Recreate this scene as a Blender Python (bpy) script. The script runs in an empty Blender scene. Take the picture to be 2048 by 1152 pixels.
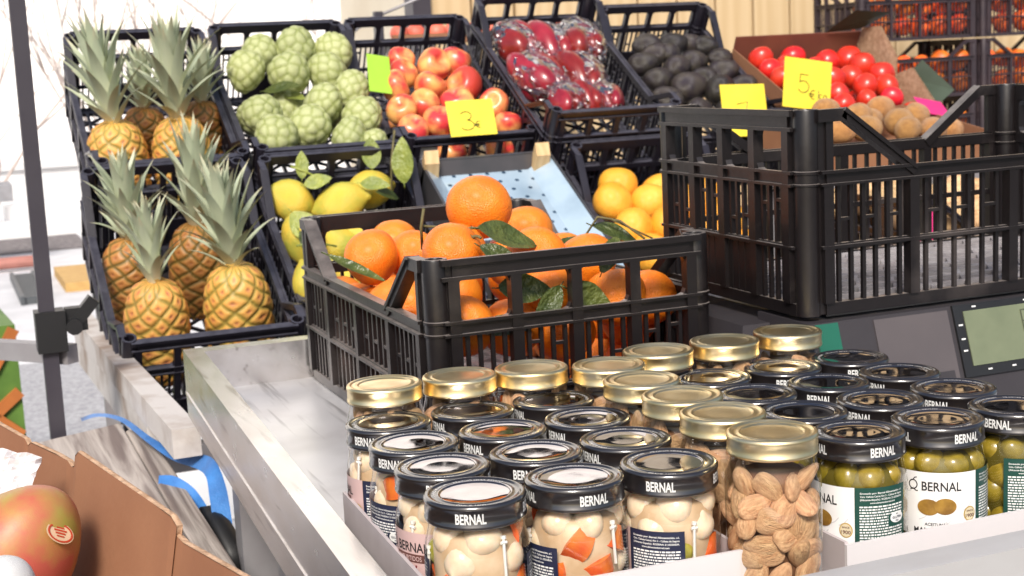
import bpy, math, random
import numpy as np
from mathutils import Vector, Matrix, Quaternion
random.seed(7); rng = np.random.default_rng(7)
R = math.radians
scene = bpy.context.scene
COL = scene.collection
PI = math.pi
# ------------------------------------------------------------------ helpers
class MB:
    def __init__(s): s.v = []; s.f = []
    def add(s, V, F, M=None):
        n = len(s.v)
        for p in V:
            p = Vector(p)
            if M is not None: p = M @ p
            s.v.append(tuple(p))
        for f in F: s.f.append(tuple(i + n for i in f))
        return s
    def box(s, x0, x1, y0, y1, z0, z1, M=None):
        V = [(x, y, z) for z in (z0, z1) for y in (y0, y1) for x in (x0, x1)]
        F = [(0, 2, 3, 1), (4, 5, 7, 6), (0, 1, 5, 4), (2, 6, 7, 3), (0, 4, 6, 2), (1, 3, 7, 5)]
        return s.add(V, F, M)
    def bar(s, p, q, w, h, up=(0, 0, 1)):
        p = Vector(p); q = Vector(q); d = (q - p); L = d.length; d.normalize()
        u = Vector(up); sx = d.cross(u)
        if sx.length < 1e-5: sx = d.cross(Vector((1, 0, 0)))
        sx.normalize(); u = sx.cross(d)
        M = Matrix((( sx.x, d.x, u.x, p.x), (sx.y, d.y, u.y, p.y), (sx.z, d.z, u.z, p.z), (0, 0, 0, 1)))
        return s.box(-w / 2, w / 2, 0, L, -h / 2, h / 2, M)
    def tube(s, pts, r, n=8, cap=True):
        pts = [Vector(p) for p in pts]; rs = r if hasattr(r, '__len__') else [r] * len(pts)
        base = len(s.v); prev = None
        for i, p in enumerate(pts):
            d = (pts[min(i + 1, len(pts) - 1)] - pts[max(i - 1, 0)]).normalized()
            if prev is None:
                a = d.cross(Vector((0, 0, 1)))
                if a.length < 1e-4: a = d.cross(Vector((1, 0, 0)))
            else: a = prev - d * prev.dot(d)
            a.normalize(); prev = a; b = d.cross(a)
            for k in range(n):
                t = 2 * PI * k / n; s.v.append(tuple(p + (a * math.cos(t) + b * math.sin(t)) * rs[i]))
        for i in range(len(pts) - 1):
            for k in range(n):
                s.f.append((base + i * n + k, base + i * n + (k + 1) % n, base + (i + 1) * n + (k + 1) % n, base + (i + 1) * n + k))
        if cap:
            s.f.append(tuple(base + k for k in reversed(range(n)))); e = base + (len(pts) - 1) * n
            s.f.append(tuple(e + k for k in range(n)))
        return s
    def lathe(s, prof, n=32, M=None, flip=False):
        V = []; F = []; m = len(prof)
        for r, z in prof:
            for k in range(n):
                t = 2 * PI * k / n; V.append((r * math.cos(t), r * math.sin(t), z))
        for i in range(m - 1):
            for k in range(n):
                f = (i * n + k, i * n + (k + 1) % n, (i + 1) * n + (k + 1) % n, (i + 1) * n + k)
                F.append(f[::-1] if flip else f)
        return s.add(V, F, M)
    def mesh(s, name, mat=None, smooth=False, attr=None):
        me = bpy.data.meshes.new(name); me.from_pydata(s.v, [], s.f); me.update()
        if mat is not None: me.materials.append(mat)
        if smooth: me.polygons.foreach_set('use_smooth', [True] * len(me.polygons))
        if attr is not None:
            a = me.attributes.new('h', 'FLOAT', 'POINT'); a.data.foreach_set('value', list(attr))
        return me

def smooth_by_angle(me, deg=35):
    me.polygons.foreach_set('use_smooth', [True] * len(me.polygons))
    try: me.set_sharp_from_angle(angle=R(deg))
    except Exception: pass
    return me
def obj(name, me, parent=None, loc=(0, 0, 0), rot=(0, 0, 0), sc=(1, 1, 1), label=None):
    o = bpy.data.objects.new(name, me); COL.objects.link(o)
    if parent is not None: o.parent = parent
    if isinstance(rot, Quaternion): o.rotation_mode = 'QUATERNION'; o.rotation_quaternion = rot
    else: o.rotation_euler = rot
    o.location = loc
    o.scale = (sc, sc, sc) if not hasattr(sc, '__len__') else sc
    if label: o['label'] = label
    return o
def tag(o, label, cat, group=None):
    o['label'] = label; o['category'] = cat
    if group: o['group'] = group
    return o
def thing(name, label, cat, loc=(0, 0, 0), rot=(0, 0, 0), group=None, sc=(1, 1, 1)):
    return tag(obj(name, None, None, loc, rot, sc), label, cat, group)
def single(name, me, label, cat, loc=(0, 0, 0), rot=(0, 0, 0), group=None, sc=(1, 1, 1)):
    return tag(obj(name, me, None, loc, rot, sc), label, cat, group)
def structure(name, me, **k):
    o = obj(name, me, **k); o['kind'] = 'structure'; return o
def quat_z(axis, spin=0):
    q = Vector((0, 0, 1)).rotation_difference(Vector(axis).normalized())
    return q @ Quaternion((0, 0, 1), spin)

# ------------------------------------------------------------------ materials
def nt(name):
    m = bpy.data.materials.new(name); m.use_nodes = True
    N = m.node_tree.nodes; L = m.node_tree.links
    return m, N, L, N['Principled BSDF']
def c4(c): return (c[0], c[1], c[2], 1)
def mk(name, base, rough=.5, col2=None, scale=15, metal=0, bump=0, bscale=150, coat=0, crough=.05, rand=0, spec=.5, detail=4,
       sharp=(.35, .65), stretch=(1, 1, 1), attr=None, dust=None, sss=0, rvar=0, btex='noise', bdist=.002, sheen=0, use='Object'):
    """Principled material; two tones mixed by noise, a per-object brightness shift, fine bump, optional dust on upward faces and attribute tint."""
    m, N, L, b = nt(name)
    tc = N.new('ShaderNodeTexCoord'); mp = N.new('ShaderNodeMapping'); mp.inputs['Scale'].default_value = stretch
    L.new(tc.outputs[use], mp.inputs[0])
    no = N.new('ShaderNodeTexNoise'); no.inputs['Scale'].default_value = scale; no.inputs['Detail'].default_value = detail
    L.new(mp.outputs[0], no.inputs['Vector'])
    oi = N.new('ShaderNodeObjectInfo')
    if rand:
        av = N.new('ShaderNodeVectorMath'); av.operation = 'ADD'; L.new(mp.outputs[0], av.inputs[0]); 
        sc_ = N.new('ShaderNodeMath'); sc_.operation = 'MULTIPLY'; sc_.inputs[1].default_value = 37; L.new(oi.outputs['Random'], sc_.inputs[0])
        L.new(sc_.outputs[0], av.inputs[1]); L.new(av.outputs[0], no.inputs['Vector'])
    mr = N.new('ShaderNodeMapRange'); mr.inputs[1].default_value, mr.inputs[2].default_value = sharp
    L.new(no.outputs[0], mr.inputs[0])
    mix = N.new('ShaderNodeMix'); mix.data_type = 'RGBA'
    c2 = col2 if col2 is not None else tuple(x * .8 for x in base)
    mix.inputs[6].default_value = c4(base); mix.inputs[7].default_value = c4(c2); L.new(mr.outputs[0], mix.inputs[0])
    out = mix.outputs[2]
    if attr is not None:
        at = N.new('ShaderNodeAttribute'); at.attribute_name = 'h'
        rp = N.new('ShaderNodeValToRGB'); el = rp.color_ramp.elements
        while len(el) < len(attr): el.new(.5)
        for e, (p, c) in zip(el, attr): e.position = p; e.color = c4(c)
        L.new(at.outputs['Fac'], rp.inputs[0])
        m2 = N.new('ShaderNodeMix'); m2.data_type = 'RGBA'; m2.blend_type = 'MULTIPLY'; m2.inputs[0].default_value = 1
        L.new(rp.outputs[0], m2.inputs[6]); L.new(out, m2.inputs[7]); out = m2.outputs[2]
    if rand:
        hs = N.new('ShaderNodeHueSaturation'); r1 = N.new('ShaderNodeMapRange'); r1.inputs[3].default_value = 1 - rand; r1.inputs[4].default_value = 1 + rand
        L.new(oi.outputs['Random'], r1.inputs[0]); L.new(r1.outputs[0], hs.inputs['Value']); L.new(out, hs.inputs['Color'])
        r2 = N.new('ShaderNodeMapRange'); r2.inputs[3].default_value = .5 + rand * .04; r2.inputs[4].default_value = .5 - rand * .04
        L.new(oi.outputs['Random'], r2.inputs[0]); L.new(r2.outputs[0], hs.inputs['Hue']); out = hs.outputs[0]
    if dust is not None:
        ge = N.new('ShaderNodeNewGeometry'); sp = N.new('ShaderNodeSeparateXYZ'); L.new(ge.outputs['Normal'], sp.inputs[0])
        d1 = N.new('ShaderNodeMapRange'); d1.inputs[1].default_value = .3; d1.inputs[2].default_value = 1; L.new(sp.outputs[2], d1.inputs[0])
        n2 = N.new('ShaderNodeTexNoise'); n2.inputs['Scale'].default_value = 60; n2.inputs['Detail'].default_value = 5; L.new(tc.outputs[use], n2.inputs['Vector'])
        m3 = N.new('ShaderNodeMath'); m3.operation = 'MULTIPLY'; L.new(d1.outputs[0], m3.inputs[0]); L.new(n2.outputs[0], m3.inputs[1])
        m4 = N.new('ShaderNodeMath'); m4.operation = 'MULTIPLY'; m4.inputs[1].default_value = dust[3]; L.new(m3.outputs[0], m4.inputs[0])
        m5 = N.new('ShaderNodeMix'); m5.data_type = 'RGBA'; L.new(m4.outputs[0], m5.inputs[0]); L.new(out, m5.inputs[6]); m5.inputs[7].default_value = c4(dust[:3]); out = m5.outputs[2]
    L.new(out, b.inputs['Base Color'])
    b.inputs['Roughness'].default_value = rough; b.inputs['Metallic'].default_value = metal
    b.inputs['Specular IOR Level'].default_value = spec
    b.inputs['Coat Weight'].default_value = coat; b.inputs['Coat Roughness'].default_value = crough
    if sss:
        b.inputs['Subsurface Weight'].default_value = sss; b.inputs['Subsurface Radius'].default_value = (.012, .006, .003); b.inputs['Subsurface Scale'].default_value = .5
    if sheen: b.inputs['Sheen Weight'].default_value = sheen
    if rvar:
        r3 = N.new('ShaderNodeMapRange'); r3.inputs[3].default_value = rough - rvar; r3.inputs[4].default_value = rough + rvar
        n3 = N.new('ShaderNodeTexNoise'); n3.inputs['Scale'].default_value = scale * 2.3; n3.inputs['Detail'].default_value = 6; L.new(mp.outputs[0], n3.inputs['Vector'])
        L.new(n3.outputs[0], r3.inputs[0]); L.new(r3.outputs[0], b.inputs['Roughness'])
    if bump:
        bp = N.new('ShaderNodeBump'); bp.inputs['Strength'].default_value = bump; bp.inputs['Distance'].default_value = bdist
        if btex == 'voronoi':
            n4 = N.new('ShaderNodeTexVoronoi'); n4.inputs['Scale'].default_value = bscale; o4 = n4.outputs['Distance']
        else:
            n4 = N.new('ShaderNodeTexNoise'); n4.inputs['Scale'].default_value = bscale; n4.inputs['Detail'].default_value = 3; o4 = n4.outputs[0]
        L.new(mp.outputs[0], n4.inputs['Vector']); L.new(o4, bp.inputs['Height']); L.new(bp.outputs[0], b.inputs['Normal'])
    return m
def thin_clear(name, tint=(1, 1, 1), rough=.02, ior=1.45, gain=1.0, bump=0, bscale=40, gtint=(1, 1, 1)):
    """Thin clear sheet (jar wall, wrapping film): transparent with a Fresnel reflection."""
    m = bpy.data.materials.new(name); m.use_nodes = True; N = m.node_tree.nodes; L = m.node_tree.links
    for n in list(N): N.remove(n)
    o = N.new('ShaderNodeOutputMaterial'); t = N.new('ShaderNodeBsdfTransparent'); t.inputs[0].default_value = c4(tint)
    g = N.new('ShaderNodeBsdfGlossy'); g.inputs['Roughness'].default_value = rough; g.inputs[0].default_value = c4(gtint)
    fr = N.new('ShaderNodeLayerWeight'); fr.inputs[0].default_value = .5
    pw = N.new('ShaderNodeMath'); pw.operation = 'POWER'; pw.inputs[1].default_value = 5; L.new(fr.outputs['Facing'], pw.inputs[0])
    mu = N.new('ShaderNodeMath'); mu.operation = 'MULTIPLY_ADD'; mu.inputs[1].default_value = .96 * gain; mu.inputs[2].default_value = .04 * gain; mu.use_clamp = True
    mx = N.new('ShaderNodeMixShader'); L.new(pw.outputs[0], mu.inputs[0]); L.new(mu.outputs[0], mx.inputs[0])
    L.new(t.outputs[0], mx.inputs[1]); L.new(g.outputs[0], mx.inputs[2]); L.new(mx.outputs[0], o.inputs[0])
    if bump:
        tc = N.new('ShaderNodeTexCoord'); n4 = N.new('ShaderNodeTexNoise'); n4.inputs['Scale'].default_value = bscale; n4.inputs['Detail'].default_value = 2
        bp = N.new('ShaderNodeBump'); bp.inputs['Strength'].default_value = bump; bp.inputs['Distance'].default_value = .25
        L.new(tc.outputs['Object'], n4.inputs['Vector']); L.new(n4.outputs[0], bp.inputs['Height']); L.new(bp.outputs[0], g.inputs['Normal']); L.new(bp.outputs[0], fr.inputs['Normal'])
    return m

black_plastic = mk('black crate plastic', (.013, .011, .017), .33, (.030, .027, .034), 9, sharp=(.55, .75), detail=8, bump=.15, bscale=90, dust=(.22, .22, .27, .45), rvar=.08, spec=.5)
brown_plastic = mk('brown black crate plastic', (.009, .007, .0075), .34, (.075, .062, .058), 8, sharp=(.56, .80), detail=9, bump=.15, bscale=90, dust=(.42, .37, .34, .75), rvar=.08, spec=.5)
dusty_sheen_floor = mk('dusty crate floor with painted sheen', (.38, .36, .37), .5, (.24, .22, .23), 30, spec=.6)  # dust plus the grazing sky sheen, both put into the base colour
far_plastic = mk('far crate plastic', (.03, .022, .028), .5, (.045, .03, .035), 20)
black_lid = mk('black enamel lid', (.010, .008, .009), .3, (.014, .011, .011), 60, coat=1, crough=.05, spec=.5)
def smudge(m, lo, hi, sc):
    N = m.node_tree.nodes; L = m.node_tree.links; n = N.new('ShaderNodeTexNoise'); n.inputs['Scale'].default_value = sc; n.inputs['Detail'].default_value = 7; n.inputs['Distortion'].default_value = 1.5
    tc = N.new('ShaderNodeTexCoord'); oi = N.new('ShaderNodeObjectInfo'); va = N.new('ShaderNodeVectorMath'); va.operation = 'ADD'
    L.new(tc.outputs['Object'], va.inputs[0]); L.new(oi.outputs['Random'], va.inputs[1]); L.new(va.outputs[0], n.inputs['Vector'])
    r = N.new('ShaderNodeMapRange'); r.inputs[1].default_value = .4; r.inputs[2].default_value = .7; r.inputs[3].default_value = lo; r.inputs[4].default_value = hi
    L.new(n.outputs[0], r.inputs[0]); L.new(r.outputs[0], N['Principled BSDF'].inputs['Coat Roughness' if m.name.startswith('black') else 'Roughness'])
black_lid.node_tree.nodes['Principled BSDF'].inputs['Coat IOR'].default_value = 2.6
lid_top_glare = mk('lid top with boosted glare', (.52, .49, .50), .1, (.44, .41, .42), 60, metal=1)  # pale metal on the black lid tops stands in for bright background glare
black_lid.node_tree.nodes['Principled BSDF'].inputs['Coat IOR'].default_value = 1.7
smudge(black_lid, .05, .2, 55); smudge(lid_top_glare, .03, .14, 55)
gold_lid = mk('gold lacquered lid', (.95, .80, .50), .34, (.84, .66, .34), 40, metal=1, rvar=.06)
silver_print = mk('silver lid print', (.75, .73, .70), .35)
white_print = mk('white print', (.82, .82, .8), .5)
ink_black = mk('black print', (.015, .014, .016), .5)
glass = thin_clear('jar glass', (.985, .985, .975), gain=1.0)
film = thin_clear('wrapping film', (.96, .92, .95), rough=.26, gain=3.6, bump=.7, bscale=1.1)
brine = mk('cloudy brine', (.66, .50, .34), .35, (.50, .34, .20), 45, spec=.2)
olive_brine = mk('olive brine', (.14, .11, .015), .5, (.09, .07, .01), 60, spec=.2)
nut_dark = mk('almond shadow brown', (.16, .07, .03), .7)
onion_m = mk('pearl onion', (.80, .66, .49), .22, (.72, .54, .37), 1.5, sss=.35, rand=.06)
olive_m = mk('green olive', (.31, .225, .026), .25, (.21, .155, .014), 1.6, rand=.16, coat=.3)
olive_dk = mk('cocktail olive', (.36, .32, .05), .25, (.24, .22, .03), 1.6, rand=.12, coat=.3)
redpep_m = mk('red pepper piece', (.62, .07, .02), .25, (.72, .18, .03), 80, coat=.4, rand=.1)
gherkin_m = mk('gherkin', (.20, .20, .04), .35, (.11, .13, .02), 160, bump=.3, rand=.1)
pick_m = mk('white cocktail pick', (.85, .83, .78), .35)
almond_m = mk('almond skin', (.88, .55, .29), .6, (.64, .33, .16), 2.2, bump=.6, bscale=9, stretch=(1.6, 1.6, .3), rand=.16, bdist=.05, dust=(.85, .72, .58, .16))
cocktail_label = mk('pale rose label paper', (.60, .42, .40), .45, (.56, .38, .36), 30, coat=.3)
navy_label = mk('navy label paper', (.016, .02, .05), .4, coat=.3)
white_label = mk('white label paper', (.80, .79, .78), .4, (.74, .73, .73), 60, coat=.3)
green_label = mk('dark green label paper', (.01, .06, .045), .4, coat=.3)
gold_print = mk('gold print', (.62, .42, .12), .35, metal=.3)
brown_print = mk('brown print', (.13, .05, .04), .5)
red_print = mk('dark red print', (.25, .02, .03), .5)
olive_print = mk('printed olive', (.36, .20, .035), .4, (.20, .10, .02), 90)
white_board = mk('white cardboard', (.64, .61, .61), .6, (.66, .62, .62), 30, bump=.05)
pink_board = mk('greyish cardboard side', (.52, .46, .46), .65, (.47, .41, .41), 30, bump=.05)
orange_m = mk('ripe orange peel', (.92, .255, .014), .36, (.86, .185, .008), 1.1, bump=.32, bscale=22, rand=.10, sss=.05, bdist=.03, coat=.15, crough=.3)
pale_orange_m = mk('pale orange peel', (.93, .46, .05), .36, (.88, .36, .025), 1.1, bump=.3, bscale=22, rand=.08, sss=.05, bdist=.03, coat=.15, crough=.3)
far_orange_m = mk('deep orange fruit', (.95, .22, .03), .45, (.75, .09, .02), 1.2, rand=.3)
lemon_m = mk('lemon peel', (.74, .51, .06), .42, (.50, .47, .07), 1.3, bump=.35, bscale=18, rand=.1, sss=.05, bdist=.03)
apple_m = mk('red and yellow apple skin', (.60, .055, .045), .3, (.86, .42, .13), .75, detail=3, sharp=(.42, .64), rand=.16, coat=.15, crough=.25)
avocado_m = mk('dark avocado skin', (.026, .019, .024), .34, (.052, .044, .034), 1.5, bump=.35, bscale=14, rand=.35, bdist=.03)
tomato_m = mk('tomato skin', (.74, .03, .02), .32, (.58, .015, .012), 1.2, rand=.12, coat=.25, crough=.2)
kiwi_m = mk('kiwi skin', (.47, .235, .065), .75, (.34, .155, .04), 2.5, bump=.5, bscale=30, rand=.15, sheen=.2, bdist=.02)
potato_m = mk('potato skin', (.66, .44, .23), .7, (.48, .29, .14), 2.5, bump=.3, bscale=8, bdist=.03, rand=.15)
mango_m = mk('blushing mango skin', (.36, .30, .06), .45, (.48, .10, .07), .9, detail=9, sharp=(.36, .56), rand=.03, coat=.08, crough=.3, bump=.1, bscale=60, bdist=.01)
cheri_m = mk('custard apple skin', (1, 1, 1), .55, (.86, .9, .84), 20, rand=.08, attr=[(0, (.13, .16, .045)), (.3, (.31, .34, .11)), (1, (.47, .49, .24))], bump=.2, bscale=150)
pine_m = mk('pineapple rind', (1, 1, 1), .5, (.85, .72, .62), 12, rand=.12, sharp=(.3, .8), attr=[(0, (.25, .20, .05)), (.14, (.42, .30, .06)), (.34, (.72, .41, .10)), (.66, (.76, .38, .10)), (.84, (.60, .25, .09)), (1, (.30, .14, .07))], bump=.3, bscale=220)
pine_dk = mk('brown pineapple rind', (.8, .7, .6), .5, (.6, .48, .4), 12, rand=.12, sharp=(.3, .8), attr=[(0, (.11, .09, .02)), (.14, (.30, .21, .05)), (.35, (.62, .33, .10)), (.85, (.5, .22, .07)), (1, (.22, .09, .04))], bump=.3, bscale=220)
crown_m = mk('pineapple crown leaf', (1, 1, 1), .5, (.86, .9, .9), 25, rand=.1, attr=[(0, (.84, .82, .62)), (.35, (.62, .65, .46)), (.75, (.50, .54, .38)), (.93, (.60, .56, .38)), (1, (.46, .34, .2))], stretch=(1, 1, .2), bump=.2, bscale=120)
leaf_m = mk('citrus leaf', (.085, .105, .022), .33, (.045, .065, .014), 4, bump=.4, bscale=9, bdist=.02, rand=.25, coat=.2, crough=.3)
leaf_pale = mk('pale leaf', (.30, .33, .06), .45, (.20, .24, .05), 3, bump=.3, bscale=9, bdist=.02, rand=.2)
twig_m = mk('green brown twig', (.16, .13, .05), .7, (.09, .08, .03), 60)
redbag_m = mk('dark red pepper', (.20, .008, .012), .3, (.30, .02, .025), 1.2, rand=.15, coat=.6, crough=.12, bump=.1, bscale=30)
alu_m = mk('brushed aluminium', (.80, .78, .78), .24, (.66, .62, .60), 22, metal=.92, stretch=(1, .35, 1), rvar=.10, bump=.03, bscale=60, detail=7)
alu_floor = mk('worn aluminium sheet', (.84, .83, .84), .36, (.62, .60, .60), 7, sharp=(.45, .75), metal=.6, rvar=.12, bump=.02, bscale=50, detail=8)
alu_front = mk('matt aluminium', (.60, .59, .59), .5, (.50, .48, .47), 20, metal=.35, stretch=(.3, 1, 1), rvar=.1, bump=.04, bscale=60, detail=8)
alu_grey = mk('dull grey profile', (.34, .33, .34), .5, (.27, .25, .26), 12, metal=.3)
def scratch(m, sc, st, rot, amt, dark):
    N = m.node_tree.nodes; L = m.node_tree.links; b = N['Principled BSDF']; tc = N.new('ShaderNodeTexCoord')
    old = b.inputs['Base Color'].links[0].from_socket; f = None
    for k, a in enumerate(rot):
        mp = N.new('ShaderNodeMapping'); mp.inputs['Rotation'].default_value = (0, 0, R(a)); mp.inputs['Scale'].default_value = st
        n = N.new('ShaderNodeTexNoise'); n.inputs['Scale'].default_value = sc; n.inputs['Detail'].default_value = 3
        L.new(tc.outputs['Object'], mp.inputs[0]); L.new(mp.outputs[0], n.inputs['Vector'])
        r = N.new('ShaderNodeMapRange'); r.inputs[1].default_value = .63; r.inputs[2].default_value = .72; r.inputs[4].default_value = amt; L.new(n.outputs[0], r.inputs[0])
        mx = N.new('ShaderNodeMix'); mx.data_type = 'RGBA'; L.new(r.outputs[0], mx.inputs[0]); L.new(old, mx.inputs[6]); mx.inputs[7].default_value = c4(dark); old = mx.outputs[2]
    L.new(old, b.inputs['Base Color'])
scratch(alu_floor, 60, (1, .05, 1), (20, 75, 140), .6, (.22, .21, .21)); scratch(alu_m, 90, (1, .08, 1), (35, 110), .6, (.30, .27, .25))
rail_m = mk('weathered white beam', (.58, .54, .51), .75, (.30, .22, .17), 9, detail=10, sharp=(.48, .68), bump=.6, bscale=60)
def wood(name, a, b, sc=18, st=(8, .6, 8), rough=.75, bmp=.6):
    m, N, L, p = nt(name)
    tc = N.new('ShaderNodeTexCoord'); mp = N.new('ShaderNodeMapping'); mp.inputs['Scale'].default_value = st; L.new(tc.outputs['Object'], mp.inputs[0])
    w = N.new('ShaderNodeTexWave'); w.bands_direction = 'X'; w.inputs['Scale'].default_value = sc * .12; w.inputs['Distortion'].default_value = 7; w.inputs['Detail'].default_value = 4; w.inputs['Detail Scale'].default_value = 1.2
    n = N.new('ShaderNodeTexNoise'); n.inputs['Scale'].default_value = sc; n.inputs['Detail'].default_value = 8
    L.new(mp.outputs[0], w.inputs['Vector']); L.new(mp.outputs[0], n.inputs['Vector'])
    mm = N.new('ShaderNodeMath'); mm.operation = 'MULTIPLY_ADD'; mm.inputs[1].default_value = .55; L.new(w.outputs[1], mm.inputs[0])
    m2 = N.new('ShaderNodeMath'); m2.operation = 'MULTIPLY'; m2.inputs[1].default_value = .5; L.new(n.outputs[0], m2.inputs[0]); L.new(m2.outputs[0], mm.inputs[2])
    mx = N.new('ShaderNodeMix'); mx.data_type = 'RGBA'; mx.inputs[6].default_value = c4(a); mx.inputs[7].default_value = c4(b); L.new(mm.outputs[0], mx.inputs[0])
    L.new(mx.outputs[2], p.inputs['Base Color']); p.inputs['Roughness'].default_value = rough
    bp = N.new('ShaderNodeBump'); bp.inputs['Strength'].default_value = bmp; bp.inputs['Distance'].default_value = .002; L.new(mm.outputs[0], bp.inputs['Height']); L.new(bp.outputs[0], p.inputs['Normal'])
    return m
timber_m = mk('weathered timber', (.46, .40, .355), .85, (.17, .13, .115), 42, sharp=(.40, .60), detail=9, stretch=(1, .06, 1), bump=.9, bscale=70, bdist=.004)
_n = timber_m.node_tree.nodes['Noise Texture']; _n.inputs['Distortion'].default_value = .9
hut_wood = wood('tan hut board', (.62, .47, .28), (.52, .37, .20), 10, (5, 5, .35), .6, .2)
peg_wood = wood('pale peg wood', (.66, .47, .25), (.52, .34, .16), 60, (2, 2, .5), .6, .2)
kraft = mk('brown kraft board', (.29, .135, .068), .8, (.24, .105, .052), 10, bump=.15, bscale=160, detail=6)
kraft_edge = mk('cut cardboard edge', (.52, .34, .22), .85, (.36, .21, .12), 90, bump=.7, bscale=260)
dark_kraft = mk('dark printed board', (.19, .06, .035), .6, (.15, .045, .03), 14)
green_board = mk('dark green board', (.035, .05, .03), .6, (.05, .07, .045), 14)
tissue_m = mk('white tissue paper', (.78, .76, .76), .7, (.66, .62, .62), 40, bump=.3, bscale=40)
foam_m = mk('white foam net', (.82, .82, .80), .6, (.72, .72, .72), 120, bump=.5, bscale=200)
sticker_m = mk('cream fruit sticker', (.78, .55, .35), .4)
strap_m = mk('blue ratchet strap', (.06, .22, .56), .45, (.045, .17, .46), 60, bump=.3, bscale=300, stretch=(1, 1, 1))
blackrub = mk('black moulded plastic', (.012, .012, .013), .45)
pole_m = mk('dark grey tent pole', (.045, .04, .05), .45, (.035, .03, .04), 12)
sky_sheen_tray = mk('glossy lining with painted sky sheen', (.36, .46, .55), .25, (.19, .27, .35), 7, sharp=(.42, .72), detail=5, coat=.6, bump=.5, bscale=16)  # sky reflection on the lining put in as blue base colour
dotted_tray = sky_sheen_tray.copy(); dotted_tray.name = 'perforated lining with painted sky sheen'
def dots(m, px, py, r, dark):
    N = m.node_tree.nodes; L = m.node_tree.links; b = N['Principled BSDF']
    tc = N.new('ShaderNodeTexCoord'); sp = N.new('ShaderNodeSeparateXYZ'); L.new(tc.outputs['Object'], sp.inputs[0])
    def M(op, a, v=None):
        n = N.new('ShaderNodeMath'); n.operation = op
        for i, q in enumerate((a, v)):
            if q is None: continue
            if isinstance(q, (int, float)): n.inputs[i].default_value = q
            else: L.new(q, n.inputs[i])
        return n.outputs[0]
    yy = M('DIVIDE', sp.outputs[1], py); row = M('FLOOR', yy); odd = M('MULTIPLY', M('FLOORED_MODULO', row, 2.0), .5)
    xx = M('ADD', M('DIVIDE', sp.outputs[0], px), odd)
    fx = M('MULTIPLY', M('SUBTRACT', M('FRACT', xx), .5), px); fy = M('MULTIPLY', M('SUBTRACT', M('FRACT', yy), .5), py)
    d = M('LESS_THAN', M('ADD', M('MULTIPLY', fx, fx), M('MULTIPLY', fy, fy)), r * r)
    old = b.inputs['Base Color'].links[0].from_socket; mx = N.new('ShaderNodeMix'); mx.data_type = 'RGBA'
    L.new(d, mx.inputs[0]); L.new(old, mx.inputs[6]); mx.inputs[7].default_value = c4(dark); L.new(mx.outputs[2], b.inputs['Base Color'])
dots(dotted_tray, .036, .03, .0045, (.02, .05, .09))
tray_dark = mk('dark tray wall', (.07, .065, .07), .35, (.05, .05, .055), 15, coat=.4)  # shade on the inner end wall is put into this dark colour
card_m = mk('yellow price card', (.86, .70, .06), .55, (.84, .66, .05), 15)
green_card = mk('lime green card', (.38, .66, .06), .55, (.34, .62, .05), 15)
pink_card = mk('magenta card', (.72, .03, .20), .5)
scale_m = mk('dark grey scale housing', (.030, .026, .030), .6, (.026, .022, .026), 20, bump=.1, bscale=500)
scale_lt = mk('grey scale fascia', (.085, .072, .075), .6, (.075, .064, .068), 20)
steel_m = mk('stainless pan', (.55, .53, .5), .25, metal=1)
lcd_m = mk('green grey display', (.13, .15, .085), .25, (.17, .19, .11), 18, coat=.5)
green_tag = mk('dark green sticker', (.008, .12, .075), .5)
yellow_net = mk('yellow plastic lattice', (.75, .5, .03), .5)
pave_m = mk('pale paving', (.64, .64, .66), .8, (.50, .50, .52), 3, bump=.1, detail=8)
wall_m = mk('pale render', (.92, .89, .85), .85, (.66, .66, .70), 1.6, sharp=(.45, .8), stretch=(.08, .08, 1.6), detail=8, bump=.1, bscale=30)
stone_m = mk('white stone', (.74, .74, .74), .8, (.66, .66, .67), 4)
gravel_m = mk('dark gravel bed', (.22, .20, .20), .9, (.10, .085, .09), 25, bump=1, bscale=30, detail=6)
speck_m = mk('speckled grey paving', (.42, .42, .44), .85, (.26, .26, .28), 60, detail=6)
asphalt_m = mk('dark mat', (.06, .07, .10), .95, (.04, .05, .08), 120, bump=.8, bscale=160, use='Object')
bench_m = mk('grey bench board', (.28, .28, .30), .7)
rust_m = mk('rusty pink edging', (.40, .17, .14), .7)
grate_m = mk('steel grate', (.10, .11, .12), .5, metal=.4)
tan_m = mk('tan mat', (.52, .33, .12), .85, (.46, .28, .1), 20)
twig_grey = mk('bare twig', (.55, .46, .42), .8)
bag_green = mk('green box print', (.10, .20, .03), .6, (.06, .13, .02), 12)
bag_orange = mk('orange box print', (.45, .14, .03), .6)
window_m = mk('dark window pane', (.03, .03, .035), .08, coat=1)

# ------------------------------------------------------------------ camera and light
PHI = R(21.5)
e1 = Vector((math.cos(PHI), math.sin(PHI), 0)); e2 = Vector((-math.sin(PHI), math.cos(PHI), 0))
p_, r_ = .1581, -.0496
fw = Vector((0, math.cos(p_), -math.sin(p_))); rg = Vector((1, 0, 0)); up = rg.cross(fw)
rt = math.cos(r_) * rg + math.sin(r_) * up; uu = -math.sin(r_) * rg + math.cos(r_) * up
def E(v): return Vector((v.dot(e1), v.dot(e2), v.z))
rtE, upE, bkE = E(rt), E(uu), -E(fw)
cam = bpy.data.cameras.new('camera'); co = bpy.data.objects.new('camera', cam); COL.objects.link(co)
co.matrix_world = Matrix(((rtE.x, upE.x, bkE.x, 0), (rtE.y, upE.y, bkE.y, 0), (rtE.z, upE.z, bkE.z, .385), (0, 0, 0, 1)))
cam.sensor_width = 36; cam.lens = 2889.3 / 2048 * 36; cam.clip_start = .05; cam.clip_end = 400
cam.dof.use_dof = True; cam.dof.focus_distance = 1.08; cam.dof.aperture_fstop = 20
scene.camera = co
SUN_EL, SUN_AZ = R(40), R(208)      # direction the sun stands in, clockwise from +y
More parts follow.
